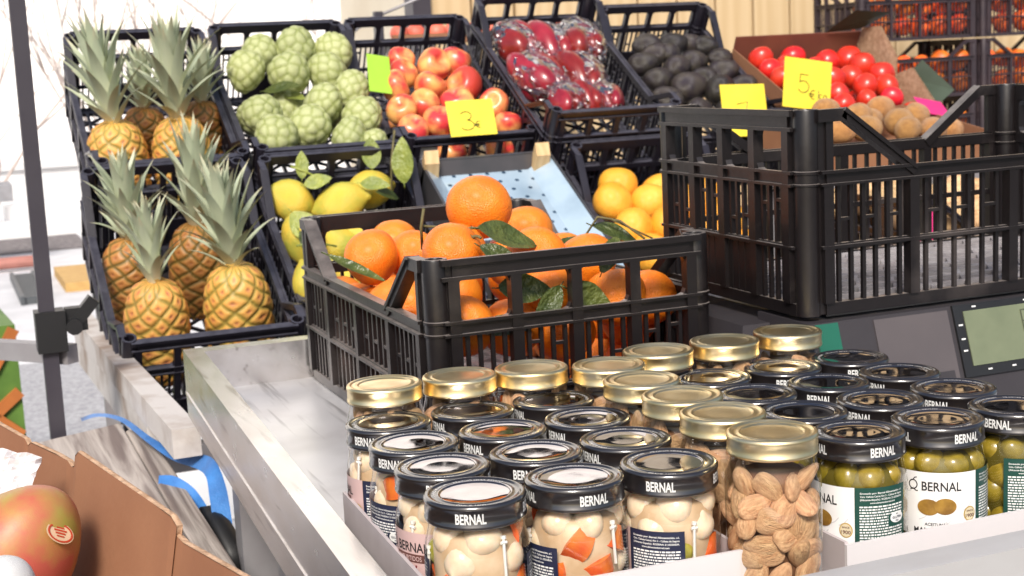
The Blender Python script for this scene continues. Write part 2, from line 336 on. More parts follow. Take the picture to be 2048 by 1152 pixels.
w = bpy.data.worlds.new('World'); scene.world = w; w.use_nodes = True
N = w.node_tree.nodes; bg = N['Background']
sky = N.new('ShaderNodeTexSky'); sky.sky_type = 'NISHITA'; sky.sun_disc = False; sky.sun_elevation = SUN_EL; sky.sun_rotation = SUN_AZ
sky.air_density = 1.0; sky.dust_density = 3.0; sky.ozone_density = 1.0
w.node_tree.links.new(sky.outputs[0], bg.inputs[0]); bg.inputs[1].default_value = .15
sl = bpy.data.lights.new('sun', 'SUN'); so = bpy.data.objects.new('sun', sl); COL.objects.link(so)
sl.energy = 4.4; sl.angle = R(16); sl.color = (1, .95, .88)
sd = Vector((math.sin(SUN_AZ) * math.cos(SUN_EL), math.cos(SUN_AZ) * math.cos(SUN_EL), math.sin(SUN_EL)))
so.rotation_euler = sd.to_track_quat('Z', 'Y').to_euler(); so.location = (0, 0, 6)
scene.view_settings.view_transform = 'Standard'; scene.view_settings.look = 'None'; scene.view_settings.exposure = 0; scene.view_settings.gamma = 1
scene.cycles.max_bounces = 10; scene.cycles.transparent_max_bounces = 24; scene.cycles.caustics_reflective = False

# ------------------------------------------------------------------ text
_tc = {}
def text_geo(txt, height, bold=0.0, width=None, shear=0):
    key = (txt, bold)
    if key not in _tc:
        cu = bpy.data.curves.new('txt', 'FONT'); cu.body = txt; cu.size = 1; cu.offset = bold; cu.resolution_u = 3
        o = bpy.data.objects.new('txt', cu); COL.objects.link(o); bpy.context.view_layer.update()
        me = bpy.data.meshes.new_from_object(o.evaluated_get(bpy.context.evaluated_depsgraph_get()))
        V = [tuple(v.co) for v in me.vertices]; F = [tuple(p.vertices) for p in me.polygons]
        bpy.data.objects.remove(o); bpy.data.curves.remove(cu); bpy.data.meshes.remove(me)
        _tc[key] = (np.array(V), F)
    V, F = _tc[key]; V = V.copy()
    x0, x1 = V[:, 0].min(), V[:, 0].max()
    s = height / .70; V[:, 0] -= (x0 + x1) / 2
    sx = s if width is None else width / (x1 - x0)
    V[:, 0] = V[:, 0] * sx + shear * V[:, 1] * s; V[:, 1] = (V[:, 1] - .35) * s
    return V, F
def cyl_text(mb, txt, h, rad, ang, z, bold=0, width=None):
    V, F = text_geo(txt, h, bold, width)
    mb.add([(rad * math.sin(ang + x / rad), -rad * math.cos(ang + x / rad), z + y) for x, y, _ in V], F)
def ring_text(mb, txt, h, rad, ang, z, bold=0, inward=False, spacing=1):
    V, F = text_geo(txt, h, bold)
    mb.add([((rad + (y if not inward else -y)) * math.sin(ang + (x if not inward else -x) * spacing / rad), -(rad + (y if not inward else -y)) * math.cos(ang + (x if not inward else -x) * spacing / rad) * 1, z) for x, y, _ in V], [f[::-1] for f in F] if not inward else F)
def cyl_patch(mb, rad, a0, a1, z0, z1, n=14, skew=0):
    V = []; F = []
    for i in range(n + 1):
        for j, z in enumerate((z0, z1)):
            a = a0 + (a1 - a0) * i / n + (skew * (j - .5) if False else 0)
            V.append((rad * math.sin(a), -rad * math.cos(a), z))
    for i in range(n): F.append((2 * i, 2 * i + 2, 2 * i + 3, 2 * i + 1))
    mb.add(V, F)
def cyl_ellipse(mb, rad, ang, z, rx, rz, n=28):
    V = [(rad * math.sin(ang), -rad * math.cos(ang), z)]; F = []
    for k in range(n):
        t = 2 * PI * k / n; a = ang + rx * math.cos(t) / rad; V.append((rad * math.sin(a), -rad * math.cos(a), z + rz * math.sin(t)))
    for k in range(n): F.append((0, 1 + k, 1 + (k + 1) % n))
    mb.add(V, F)
def cyl_stroke(mb, rad, ang, z, pts, wdt):
    for (x0, y0), (x1, y1) in zip(pts[:-1], pts[1:]):
        d = Vector((x1 - x0, y1 - y0)); L = d.length or 1; n = Vector((-d.y, d.x)) / L * wdt / 2
        q = [(x0 + n.x, y0 + n.y), (x0 - n.x, y0 - n.y), (x1 - n.x, y1 - n.y), (x1 + n.x, y1 + n.y)]
        mb.add([(rad * math.sin(ang + x / rad), -rad * math.cos(ang + x / rad), z + y) for x, y in q], [(0, 1, 2, 3)])

# ------------------------------------------------------------------ setting
g = MB(); g.box(-120, 120, -60, 160, -.9, -.85); structure('ground', g.mesh('ground', mk('asphalt ground', (.09, .085, .085), .85, (.06, .058, .06), 20, bump=.3, bscale=60, detail=6)))
def slab(name, x0, x1, y0, y1, z, m, th=.02): 
    b = MB(); b.box(x0, x1, y0, y1, z - th, z); return b.mesh(name, m)
structure('pavement', slab('pavement', -14, 14, 3.2, 40, -.8465, pave_m, .003))
structure('pavement', slab('pavement', -1.2, .9, 4.9, 6.6, -.842, speck_m, .003))
structure('path', slab('path', -.2, 1.6, 3.9, 4.55, -.838, stone_m, .006))
structure('gravel_bed', slab('gravel_bed', -3, 1.0, 11.0, 12.0, -.836, gravel_m, .008))
structure('dark_paving', slab('dark_paving', -.5, 2.2, 2.4, 3.75, -.838, asphalt_m, .005))
b = MB(); b.box(-16, 9, 0, .4, -.85, 13.0)  # unseen height and turn to the sun added to brighten lid reflections
single('rendered_wall', b.mesh('rendered_wall', wall_m), 'tall pale cream rendered wall far behind the pineapples and pole', 'wall', (3.0, 17.2, 0), (0, 0, R(-24)))
b = MB(); b.box(-6, 3.4, 14.2, 14.5, -.85, -.42); b.box(-6, 3.45, 14.15, 14.55, -.42, -.36)
single('garden_wall', b.mesh('garden_wall', stone_m), 'low white garden wall with a flat coping in front of the cream wall', 'low wall')
for (x0, x1, y0, y1, z, lab) in ((.5, 2.6, 12.6, 13.2, -.62, 'white stone step below the garden wall, the higher one'), (.3, 2.3, 12.0, 12.6, -.74, 'white stone step below the garden wall, the lower one')):
    b = MB(); b.box(x0, x1, y0, y1, -.85, z); single('stone_step', b.mesh('stone_step', stone_m), lab, 'step', group='white stone steps')
# bench
t = thing('park_bench', 'grey slatted bench standing by the gravel bed at the far end', 'bench', (-.35, 10.2, -.85))
b = MB(); [b.box(-.8, .82, y, y + .12,    .45, .56) for y in (0, .14, .28)]; obj('seat', b.mesh('seat', bench_m), t)
for x in (-.6, .55):
    b = MB(); b.box(x, x + .1, .02, .36, 0, .449); obj('leg', b.mesh('leg', stone_m), t)
b = MB(); b.tube([(-2, 10.02, -.79), (.57, 10.0, -.79)], .04, 10); single('edging_pipe', b.mesh('edging_pipe', rust_m), 'dull pink edging pipe lying along the gravel bed', 'pipe')
b = MB()
for k in range(11): b.box(.39, .50, 8.42 + k * .1, 8.47 + k * .1, -.845, -.80)
b.box(.37, .392, 8.4, 9.55, -.845, -.795); b.box(.498, .52, 8.4, 9.55, -.845, -.795)
single('drain_grate', b.mesh('drain_grate', grate_m), 'dark steel grate on the pale paving beside the pole', 'grate')
b = MB(); b.box(.64, .86, 8.75, 9.58, -.85, -.79); single('door_mat', b.mesh('door_mat', tan_m), 'tan mat lying on pale paving between pole and crates', 'mat')
# green produce box at the lower left edge
t = thing('produce_box', 'green and orange printed box on the paving at the left edge', 'box', (.095, 4.0, -.85), (0, 0, R(4)))
b = MB(); b.box(-.5, .06, 0, .4, .26, .60); obj('body', b.mesh('body', bag_green), t)
b = MB(); b.bar((.055, -.006, .59), (-.06, -.006, .40), .03, .012, (0, -1, 0)); b.bar((-.06, -.006, .40), (.05, -.006, .3), .03, .012, (0, -1, 0)); b.bar((.055, -.006, .42), (-.1, -.006, .3), .03, .012, (0, -1, 0)); obj('stripe_print', b.mesh('stripe_print', bag_orange), t)
b = MB(); b.box(-.4, .0, .05, .35, 0, .258); obj('stand', b.mesh('stand', stone_m), t)
# bare shrubs against the pale wall
def bare_shrub(x, y, lab, seed, h=2.6, n=9):
    rr = random.Random(seed); t = thing('bare_shrub', lab, 'shrub', (x, y, -.85), group='leafless shrubs')
    def br(mb, p, d, L, r, depth):
        pts = [p]; q = Vector(p); dd = Vector(d).normalized()
        for i in range(5):
            dd = (dd + Vector((rr.uniform(-.22, .22), rr.uniform(-.2, .2), rr.uniform(-.1, .16)))).normalized(); q = q + dd * L / 5; pts.append(q.copy())
        mb.tube(pts, [r * (1 - .14 * i) for i in range(6)], 5)
        if depth:
            for k in range(3):
                i = rr.randint(1, 5); br(mb, pts[i], dd + Vector((rr.uniform(-1, 1), rr.uniform(-.8, .8), rr.uniform(-.2, .8))), L * .62, r * .55, depth - 1)
    for k in range(n):
        mb = MB(); a = rr.uniform(0, 2 * PI); br(mb, Vector((rr.uniform(-.2, .2), rr.uniform(-.15, .15), 0)), (math.cos(a) * .55, math.sin(a) * .3, 1), h * rr.uniform(.7, 1), .016, 3)
        obj('branch', mb.mesh('branch', twig_grey, True), t)
bare_shrub(.25, 12.4, 'leafless twiggy shrub at the left of the dark tent pole', 3, 2.9, 7)
bare_shrub(1.7, 13.6, 'leafless twiggy shrub showing above the crate of pineapples', 5, 3.2, 9)
bare_shrub(4.4, 15.0, 'leafless shrub above the crate of custard apples', 9, 3.0, 6)

# wooden hut behind right
t = thing('wooden_hut', 'light wooden market hut with vertical boards and a window behind the stall', 'hut', (1.72, 5.05, -.85))
b = MB()
x = 0.0; k = 0
while x < 6.5:
    wdt = .158
    if not (2.9 < x < 4.35 and False): b.box(x, x + wdt, 0, .03, 0, 4.4 if x > 1.18 else 1.9)
    x += wdt + .012; k += 1
obj('board_cladding', b.mesh('board_cladding', hut_wood), t)
b = MB(); b.box(0, 1.188, .034, 1.2, 0, 1.9); b.box(1.19, 6.6, .034, 1.2, 0, 4.4); obj('wall', b.mesh('wall', mk('pale hut render', (.74, .66, .52), .85, (.66, .57, .43), 2)), t)
b = MB(); b.box(-.07, -.002, -.03, .07, 0, 1.9); obj('corner_post', b.mesh('corner_post', pole_m), t)
b = MB(); b.box(1.1, 6.8, -.15, 1.4, 4.42, 4.52); b.box(-.12, 1.18, -.12, 1.4, 1.905, 1.96); obj('roof', b.mesh('roof', mk('roof felt', (.12, .09, .08), .8)), t)
for wx in (1.6, 2.8, 4.0, 5.2):
    f = MB(); f.box(wx, wx + .9, -.035, -.004, 2.72, 2.76); f.box(wx, wx + .9, -.035, -.004, 3.02, 3.06)
    f.box(wx, wx + .06, -.035, -.004, 2.761, 3.019); f.box(wx + .84, wx + .9, -.035, -.004, 2.761, 3.019); f.box(wx + .42, wx + .48, -.033, -.004, 2.761, 3.019)
    fr = obj('window', f.mesh('window', mk('dark frame', (.05, .03, .02), .5)), t)
    f = MB(); f.box(wx + .06, wx + .84, -.014, -.008, 2.761, 3.019); obj('pane', f.mesh('pane', window_m), fr)
# thin pole with a brace behind the custard apples
t = thing('thin_pole', 'thin dark upright with a slanting brace behind the custard apple crate', 'pole', (1.36, 4.5, -.85))
b = MB(); b.box(-.013, .013, -.013, .013, 0, 1.40); obj('upright', b.mesh('upright', pole_m), t)
b = MB(); b.tube([(-.012, 0, 1.385), (-.45, .1, 1.10)], .006, 6); b.tube([(.012, 0, 1.39), (.5, .1, 1.56)], .005, 6); obj('brace', b.mesh('brace', alu_grey, True), t)

# ------------------------------------------------------------------ stall frame
TX0, TX1, TY0, TY1 = .250, 1.75, .729, 1.78
t = thing('metal_tray_table', 'aluminium tray table with raised rims under the jars and the front crate', 'table', (0, 0, 0))
b = MB(); b.add([(x, y, z) for z in (-.006, 0) for x, y in ((.2355, TY0 + .004), (TX1, TY0 + .004), (TX1, TY1 - .004), (.273, TY1 - .004))], [(3, 2, 1, 0), (4, 5, 6, 7), (0, 1, 5, 4), (1, 2, 6, 5), (2, 3, 7, 6), (3, 0, 4, 7)]); obj('tray_floor', b.mesh('tray_floor', alu_floor), t)
def rim(x0, x1, y0, y1, m=alu_m):
    b = MB(); b.box(x0, x1, y0, y1, -.034, .05); return b
b = MB(); b.bar((.2335, .735, .008), (.2715, TY1 - .004, .008), .0225, .084); b.bar((.2217, .735, -.004), (.2597, TY1 - .004, -.004), .0015, .003); obj('rim', b.mesh('rim', alu_m), t)
b = MB(); b.box(.2825, TX1, TY1 - .0275, TY1, -.036, .049); obj('rim', b.mesh('rim', alu_m), t)
b = MB(); b.box(.2462, TX1, TY0, TY0 + .0275, -.05, .049); obj('rim', b.mesh('rim', alu_front), t)
for (x, y) in ((TX0 + .06, TY0 + .1), (TX0 + .06, TY1 - .12), (TX1 - .1, TY0 + .1), (TX1 - .1, TY1 - .12)):
    b = MB(); b.box(x - .02, x + .02, y - .02, y + .02, -.85, -.0345); obj('leg', b.mesh('leg', alu_grey), t)
b = MB(); b.box(TX0 + .06 + .02, TX1 - .12, TY1 - .135, TY1 - .105, -.5, -.46); obj('crossbar', b.mesh('crossbar', alu_grey), t)
b = MB()
b.tube([(.42, 1.36, .0006), (.4205, 1.3605, .0006)], .0012, 6); CR = b.mesh('crumb', ink_black); single('crumb', CR, 'tiny dark crumb lying on the bare part of the metal tray', 'crumb')
# display stand
t = thing('display_stand', 'grey metal stand with crossbars under the sloping rows of crates', 'stand', (0, 0, 0))
for (y, z) in ((2.47, -.235), (2.66, -.12), (2.94, .025), (3.13, .14)):
    b = MB(); b.box(.285, 2.2, y - .02, y + .02, z - .055, z - .012); obj('crossbar', b.mesh('crossbar', alu_grey), t)
for x in (.30, 1.2, 2.12):
    for (y, z) in ((2.47, -.292), (3.13, .083)):
        b = MB(); b.box(x - .014, x + .014, y - .014, y + .014, -.85, z); obj('leg', b.mesh('leg', alu_grey), t)
b = MB(); b.box(.29, 2.2, 2.4, 2.44, -.50, -.46); b2 = MB(); b2.box(.29, 2.2, 2.36, 2.40, -.62, -.585)
obj('crossbar', b.mesh('crossbar', alu_grey), t); obj('crossbar', b2.mesh('crossbar', alu_m), t)
for (x0, x1, y0, y1, z) in ((1.66, 2.06, 2.44, 2.72, .100), (1.60, 2.10, 2.10, 2.40, -.103)):
    b = MB(); b.box(x0, x1, y0, y1, z - .015, z); obj('shelf', b.mesh('shelf', alu_grey), t)
    for x in (x0 + .03, x1 - .03):
        b = MB(); b.box(x - .012, x + .012, y1 - .04, y1 - .016, -.85, z - .0155); obj('leg', b.mesh('leg', alu_grey), t)
# painted beam + timber + pole
b = MB(); b.bar((.2315, 2.85, -.079), (.262, 1.82, -.079), .036, .038, (0, 0, 1))
b.bar((.2315, 2.85, -.125), (.256, 2.05, -.125), .030, .052)
single('painted_beam', b.mesh('painted_beam', rail_m), 'chipped white beam running back from the tray corner beside the crates', 'beam')
M = Matrix.Translation((.216, 0, -.118)) @ Matrix.Rotation(R(-47), 4, 'Y')
b = MB(); b.box(-.122, 0, 1.15, 2.15, -.055, 0)
me = b.mesh('timber', timber_m)
o = single('timber_plank', me, 'thick weathered grey plank with open grain under the blue strap', 'plank', (.216, 0, -.118), (0, R(-6), 0))
bv = o.modifiers.new('edge', 'BEVEL'); bv.width = .005; bv.segments = 3
b = MB(); b.box(.0, .036, 1.15, 2.12, -.05, 0)
o = single('timber_batten', b.mesh('timber_batten', timber_m), 'narrow weathered batten lying along the tray side of the grey plank', 'batten', (.219, 0, -.122), (0, R(14), 0))
bv = o.modifiers.new('edge', 'BEVEL'); bv.width = .005; bv.segments = 3
t = thing('tent_pole', 'dark square tent pole with a black clamp rising at the left', 'pole', (.135, 2.18, 0))
b = MB(); b.bar((-.010, 0, -.845), (.004, 0, 1.9), .022, .022, (0, 1, 0)); obj('shaft', b.mesh('shaft', pole_m), t)
b = MB(); b.box(-.023, .019, -.02, .02, -.005, .055); b.box(.02, .05, -.012, .012, .022, .056); b.bar((.03, -.004, .03), (.062, -.004, .066), .018, .02, (0, 1, 0)); b.tube([(.03, -.025, .03), (.03, .02, .03)], .012, 10)
obj('clamp', b.mesh('clamp', blackrub), t)
b = MB(); b.bar((.16, 2.178, -.013), (-.40, 2.816, -.013), .022, .028)
single('cross_rail', b.mesh('cross_rail', alu_grey), 'grey metal cross rail joining the tent pole to the white beam', 'rail')

# blue strap
def ribbon(pts, wd, thick=.0016):
    """pts: (point, width direction)"""
    b = MB(); V = []; F = []
    P = [Vector(p) for p, _ in pts]; D = [Vector(d).normalized() for _, d in pts]
    # resample smoothly
    Q = []; 
    for i in range(len(P) - 1):
        for k in range(6):
            s = k / 6; p0 = P[max(i - 1, 0)]; p3 = P[min(i + 2, len(P) - 1)]
            p = .5 * ((2 * P[i]) + (P[i + 1] - p0) * s + (2 * p0 - 5 * P[i] + 4 * P[i + 1] - p3) * s * s + (3 * P[i] - p0 - 3 * P[i + 1] + p3) * s ** 3)
            Q.append((p, D[i].lerp(D[i + 1], s).normalized()))
    Q.append((P[-1], D[-1]))
    for p, d in Q: V += [p - d * wd / 2, p + d * wd / 2]
    for i in range(len(Q) - 1): F.append((2 * i, 2 * i + 1, 2 * i + 3, 2 * i + 2))
    b.add(V, F); return b
STRAP = 1

# ------------------------------------------------------------------ crates
CW, CL, CH = .30, .50, .20
def crate_parts(mat, tagn):
    hx = CW / 2
    e = MB()
    xs = [-.124, -.062, 0, .062, .124]
    e.box(-.124, .124, .0005, .009, .181, .1995); e.box(-.135, .135, -.004, .0005, .1945, .2005); e.box(-.135, .135, -.0035, .0004, .180, .1835)
    e.box(-.124, .124, .0005, .009, .128, .140); e.box(-.135, .135, -.004, .0004, .1385, .1415); e.box(-.135, .135, -.004, .0004, .1265, .1290)
    e.box(-.124, .124, .0005, .006, .064, .070); e.box(-.135, .135, -.0035, .0004, .0655, .0685); e.box(-.135, .135, .0002, .008, 0, .012)
    for x in xs: e.box(x - .0055, x + .0055, -.003, .0084, .0121, .1808)
    for i in range(4):
        for k in range(1, 5):
            xx = xs[i] + .062 * k / 5; e.box(xx - .0019, xx + .0019, .001, .005, .0122, .1279)
            zz = (.108, .092, .112, .088)[(k + i) % 4]
            if k in (1, 3): e.box(xx + .0019, xx + .0105, .0013, .0047, zz - .0016, zz + .0016)

    e.box(-.0565, .0565, .0015, .0055, .0125, .0635)
    # rounded window corners
    for i in range(4):
        for sx, xc in ((1, xs[i] + .0054), (-1, xs[i + 1] - .0054)):
            for zc, sz in ((.1402, 1), (.1808, -1)):
                e.add([(xc, .0007, zc), (xc + sx * .007, .0007, zc), (xc + sx * .002, .0007, zc + sz * .002), (xc, .0007, zc + sz * .007), (xc, .0082, zc), (xc + sx * .007, .0082, zc), (xc + sx * .002, .0082, zc + sz * .002), (xc, .0082, zc + sz * .007)],
                      [(0, 1, 2, 3), (7, 6, 5, 4), (1, 5, 6, 2), (2, 6, 7, 3)])
    end = e.mesh('end_panel_' + tagn, mat)
    s = MB()
    ys = [.028, .128, .250, .372, .472]
    x0, x1 = -hx + .0005, -hx + .009
    s.box(x0, x1, .028, .472, .128, .140); s.box(x0 - .0045, x0 - .0001, .02, .48, .1385, .1415); s.box(x0 - .0045, x0 - .0001, .02, .48, .1265, .129)
    s.box(x0, x1 - .003, .028, .472, .064, .070); s.box(x0 - .004, x0 - .0001, .02, .48, .0655, .0685); s.box(x0, x1, .026, .474, 0, .012)
    for sgn in (0, 1):
        f = (lambda y: y) if not sgn else (lambda y: CL - y)
        s.bar((-hx + .004, f(.018), .194), (-hx + .004, f(.05), .194), .012, .012)
        s.bar((-hx + .0045, f(.047), .1965), (-hx + .0045, f(.131), .1345), .013, .010)
        s.bar((-hx - .002, f(.047), .1995), (-hx - .002, f(.131), .1375), .005, .004)
        s.box(x0, x1 - .001, min(f(.028), f(.036)), max(f(.028), f(.036)), .141, .188)
    for y in ys: s.box(x0 - .0035, x1 - .0005, y - .0055, y + .0055, .0121, .1279)
    for i in range(4):
        n = 6
        for k in range(1, n + 1):
            yy = ys[i] + (ys[i + 1] - ys[i]) * k / (n + 1); s.box(x0 + .0012, x0 + .0052, yy - .002, yy + .002, .0122, .1279)
            gp = (ys[i + 1] - ys[i]) / (n + 1) - .0042
            if k in (1, 3, 5): s.box(x0 + .0015, x0 + .005, yy + .002, yy + .002 + gp, (.108, .093)[k % 2] - .0016, (.108, .093)[k % 2] + .0016)

    side = s.mesh('side_panel_' + tagn, mat)
    p = MB()
    prof = [(.0125, .0), (.0125, .1265), (.0138, .127), (.0138, .129), (.0125, .1295), (.0125, .138), (.0138, .1385), (.0138, .1412), (.0125, .1418), (.0125, .1985), (.0118, .2005), (.0085, .2005), (.008, .199), (.008, .15)]
    p.lathe(prof, 20, Matrix.Translation((-hx + .0135, .0135, 0)))
    p.box(-hx + .018, -hx + .0262, .003, .0088, .001, .1985); p.box(-hx + .003, -hx + .0088, .018, .0285, .0012, .1982)
    post = smooth_by_angle(p.mesh('corner_post_' + tagn, mat), 40)
    f = MB()
    f.box(-.14, .14, .008, .02, .002, .010); f.box(-.14, .14, .48, .492, .002, .010)
    for k in range(9):
        x = -.14 + .28 * k / 8; f.box(x - .0035, x + .0035, .0205, .4795, .003, .010)
    n = 22
    for k in range(n):
        y = .022 + (.456) * k / (n - 1)
        for j in range(8):
            xa = -.14 + .035 * j + .0036; xb = xa + .0278
            d = .0095 if (j + k) % 2 else -.0095
            f.bar((xa, y - d, .0062), (xb, y + d, .0062), .0042, .006)
    floor = f.mesh('floor_' + tagn, dusty_sheen_floor if tagn == 'brown' else mat)
    return end, side, post, floor
CRATE = {k: crate_parts(m, k) for k, m in (('black', black_plastic), ('brown', brown_plastic), ('far', far_plastic))}
CO = Vector((0, 0, 0))
def crate(kind, label, loc, rot, group=None, sc=(1, 1, 1), floor=True):
    """loc = bottom point at the middle of the front end; the long side runs along local +y."""
    end, side, post, fl = CRATE[kind]
    t = thing('plastic_crate', label, 'crate', loc, rot, group, sc)
    obj('end_panel', end, t); obj('end_panel', end, t, (0, CL, 0), (0, 0, PI))
    obj('side_panel', side, t); obj('side_panel', side, t, (0, CL, 0), (0, 0, PI))
    for M in ((0, 0), (1, 0), (0, 1), (1, 1)):
        obj('corner_post', post, t, ((0, 0, 0), (0, 0, 0), (0, CL, 0), (0, CL, 0))[M[0] + 2 * M[1]], (0, 0, 0), ((1, 1, 1), (-1, 1, 1), (1, -1, 1), (-1, -1, 1))[M[0] + 2 * M[1]])
    if floor: obj('floor', fl, t)
    return t
AL = 31
def frame(sc, tF, zF, al=AL):
    """frame whose origin is the middle of the front rim; y runs up the slope along the rim, z is normal to it"""
    return Matrix.Translation((sc, tF, zF)) @ Matrix.Rotation(R(al), 4, 'X')
def rim_crate(kind, label, sc, tF, zF, al=AL, group=None, sx=1):
    M = frame(sc, tF, zF, al); p = M @ Vector((0, 0, -CH))
    crate(kind, label, p, (R(al), 0, 0), group, (sx, 1, 1)); return M
GR = 'black crates tilted on the display stand'
F_pl = rim_crate('black', 'black crate of pineapples in the lower row of the display', .396, 2.32, -.033, group=GR)
F_pu = rim_crate('black', 'black crate of pineapples in the upper row at the end of the display', .425, 2.79, .225, group=GR, sx=.97)
F_ch = rim_crate('black', 'black crate holding pale green custard apples', .733, 2.79, .230, group=GR)
F_ap = rim_crate('black', 'black crate holding red and yellow apples', 1.034, 2.79, .232, group=GR, sx=.97)
F_re = rim_crate('black', 'black crate holding plastic wrapped dark red peppers', 1.322, 2.70, .270, group=GR)
F_av = rim_crate('black', 'black crate holding dark avocados', 1.672, 2.79, .240, group=GR)
F_le = rim_crate('black', 'black crate holding lemons with leaves below the custard apples', .722, 2.32, -.033, group=GR)
F_or = rim_crate('black', 'black crate of pale oranges below the red peppers', 1.365, 2.30, -.05, group=GR)
# the crate propping up the red pepper crate
crate('black', 'black crate lying flat beneath the crate of red peppers', (1.322, 2.87, .0), (0, 0, 0), GR, (1, .8, .62))

# front crate with oranges, empty crate on the scale
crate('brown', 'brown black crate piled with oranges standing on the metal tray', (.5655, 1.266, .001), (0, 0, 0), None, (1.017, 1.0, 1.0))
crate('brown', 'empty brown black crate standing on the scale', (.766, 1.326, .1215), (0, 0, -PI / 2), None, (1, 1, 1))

# ------------------------------------------------------------------ fruit meshes
def lathe_mesh(name, prof, mat, n=28, jit=0, seed=0, flat=(1, 1)):
    b = MB(); b.lathe(prof, n, flip=False)
    V = np.array(b.v)
    if jit:
        rr = np.random.default_rng(seed)
        for _ in range(4):
            d = rr.normal(size=3); d /= np.linalg.norm(d); ph = rr.uniform(0, 6); k = rr.uniform(1.2, 2.6)
            V *= 1 + jit * np.sin(k * (V / np.abs(V).max()) @ d * 2 + ph)[:, None]
    V[:, 0] *= flat[0]; V[:, 1] *= flat[1]; b.v = [tuple(v) for v in V]
    return b.mesh(name, mat, True)
def ell(n=16, rz=1.0, f=lambda t: 1.0, dz=lambda t: 0):
    out = []
    for i in range(n + 1):
        t = -PI / 2 + PI * i / n; out.append((max(1e-4, math.cos(t)) * f(t), math.sin(t) * rz + dz(t)))
    return out
SPH = [lathe_mesh('orange%d' % i, ell(18, .95, lambda t: 1, lambda t: -.07 * math.exp(-((t - PI / 2) / .22) ** 2) + .05 * math.exp(-((t + PI / 2) / .2) ** 2)), orange_m, 32, .02, i) for i in range(4)]
SPHP = []
for s in SPH[:3]:
    c = s.copy(); c.materials.clear(); c.materials.append(pale_orange_m); SPHP.append(c)
FARO = lathe_mesh('far_orange', ell(10, .95), far_orange_m, 16, .03, 2)
APPLE = [lathe_mesh('apple%d' % i, [(max(1e-4, (math.cos(t) ** .82 if math.cos(t) > 0 else 0)) * (1 + .06 * math.sin(t)), math.sin(t) * .88 - .30 * math.exp(-((t - PI / 2) / .30) ** 2) + .16 * math.exp(-((t + PI / 2) / .25) ** 2)) for t in [(-PI / 2 + PI * i2 / 26) for i2 in range(27)]], apple_m, 30, .03, i) for i in range(4)]
LEMON = [lathe_mesh('lemon%d' % i, [(r, z) for r, z in [(.0001, -1.32), (.10, -1.30), (.20, -1.18), (.42, -1.02), (.66, -.78), (.86, -.48), (.97, -.15), (1.0, .1), (.95, .38), (.80, .70), (.58, .98), (.34, 1.18), (.22, 1.30), (.18, 1.40), (.09, 1.47), (.0001, 1.48)]], lemon_m, 28, .04, i + 5) for i in range(3)]
AVO = [lathe_mesh('avocado%d' % i, [(max(1e-4, math.cos(t)) * (1 - .22 * math.sin(t)) , math.sin(t) * 1.32) for t in [(-PI / 2 + PI * i2 / 20) for i2 in range(21)]], avocado_m, 26, .03, i) for i in range(3)]
TOM = [lathe_mesh('tomato%d' % i, ell(16, .9 + .12 * i), tomato_m, 28, .03, i) for i in range(3)]
KIWI = [lathe_mesh('kiwi%d' % i, ell(16, 1.22), kiwi_m, 26, .03, i) for i in range(2)]
POT = [lathe_mesh('potato%d' % i, ell(14, 1.3), potato_m, 22, .09, i) for i in range(3)]
MANGO = lathe_mesh('mango', [(max(1e-4, math.cos(t)) * (1 - .10 * math.sin(t)), math.sin(t) * 1.22) for t in [(-PI / 2 + PI * i2 / 30) for i2 in range(31)]], mango_m, 40, .03, 1, (1, .86))
def fib(n, st=1.0):
    i = np.arange(n) + .5; z = 1 - 2 * i / n; a = PI * (1 + 5 ** .5) * i; r = np.sqrt(1 - z * z)
    return np.stack([r * np.cos(a), r * np.sin(a), z], -1)
def cheri_mesh(seed, n=46):
    rr = np.random.default_rng(seed)
    P = fib(n); P += rr.normal(size=P.shape) * .07; P /= np.linalg.norm(P, axis=1)[:, None]
    A, B = 64, 44; b = MB()
    b.lathe([(max(1e-4, math.cos(-PI / 2 + PI * i / B)), math.sin(-PI / 2 + PI * i / B)) for i in range(B + 1)], A)
    V = np.array(b.v); D = V / np.linalg.norm(V, axis=1)[:, None]
    d = np.arccos(np.clip(D @ P.T, -1, 1)); d.sort(axis=1)
    edge = np.clip((d[:, 1] - d[:, 0]) / .20, 0, 1)        # 0 on the borders of the scales
    h = edge ** .6
    lump = sum(.035 * np.sin(k * D @ (lambda q: q / np.linalg.norm(q))(rr.normal(size=3)) + rr.uniform(0, 6)) for k in (2, 3, 4))
    rad = 1 + lump - .065 * (1 - h) + .018 * np.exp(-(d[:, 0] / .12) ** 2)
    prof = 1 + .10 * D[:, 2] * 0 - .14 * np.clip(-D[:, 2], 0, 1) ** 2
    V = D * rad[:, None]; V[:, 0] *= prof; V[:, 1] *= prof; V[:, 2] *= 1.14; V[:, 0] *= 1.04
    b.v = [tuple(v) for v in V]
    return b.mesh('cherimoya%d' % seed, cheri_m, True, h)
CHERI = [cheri_mesh(i) for i in range(5)]
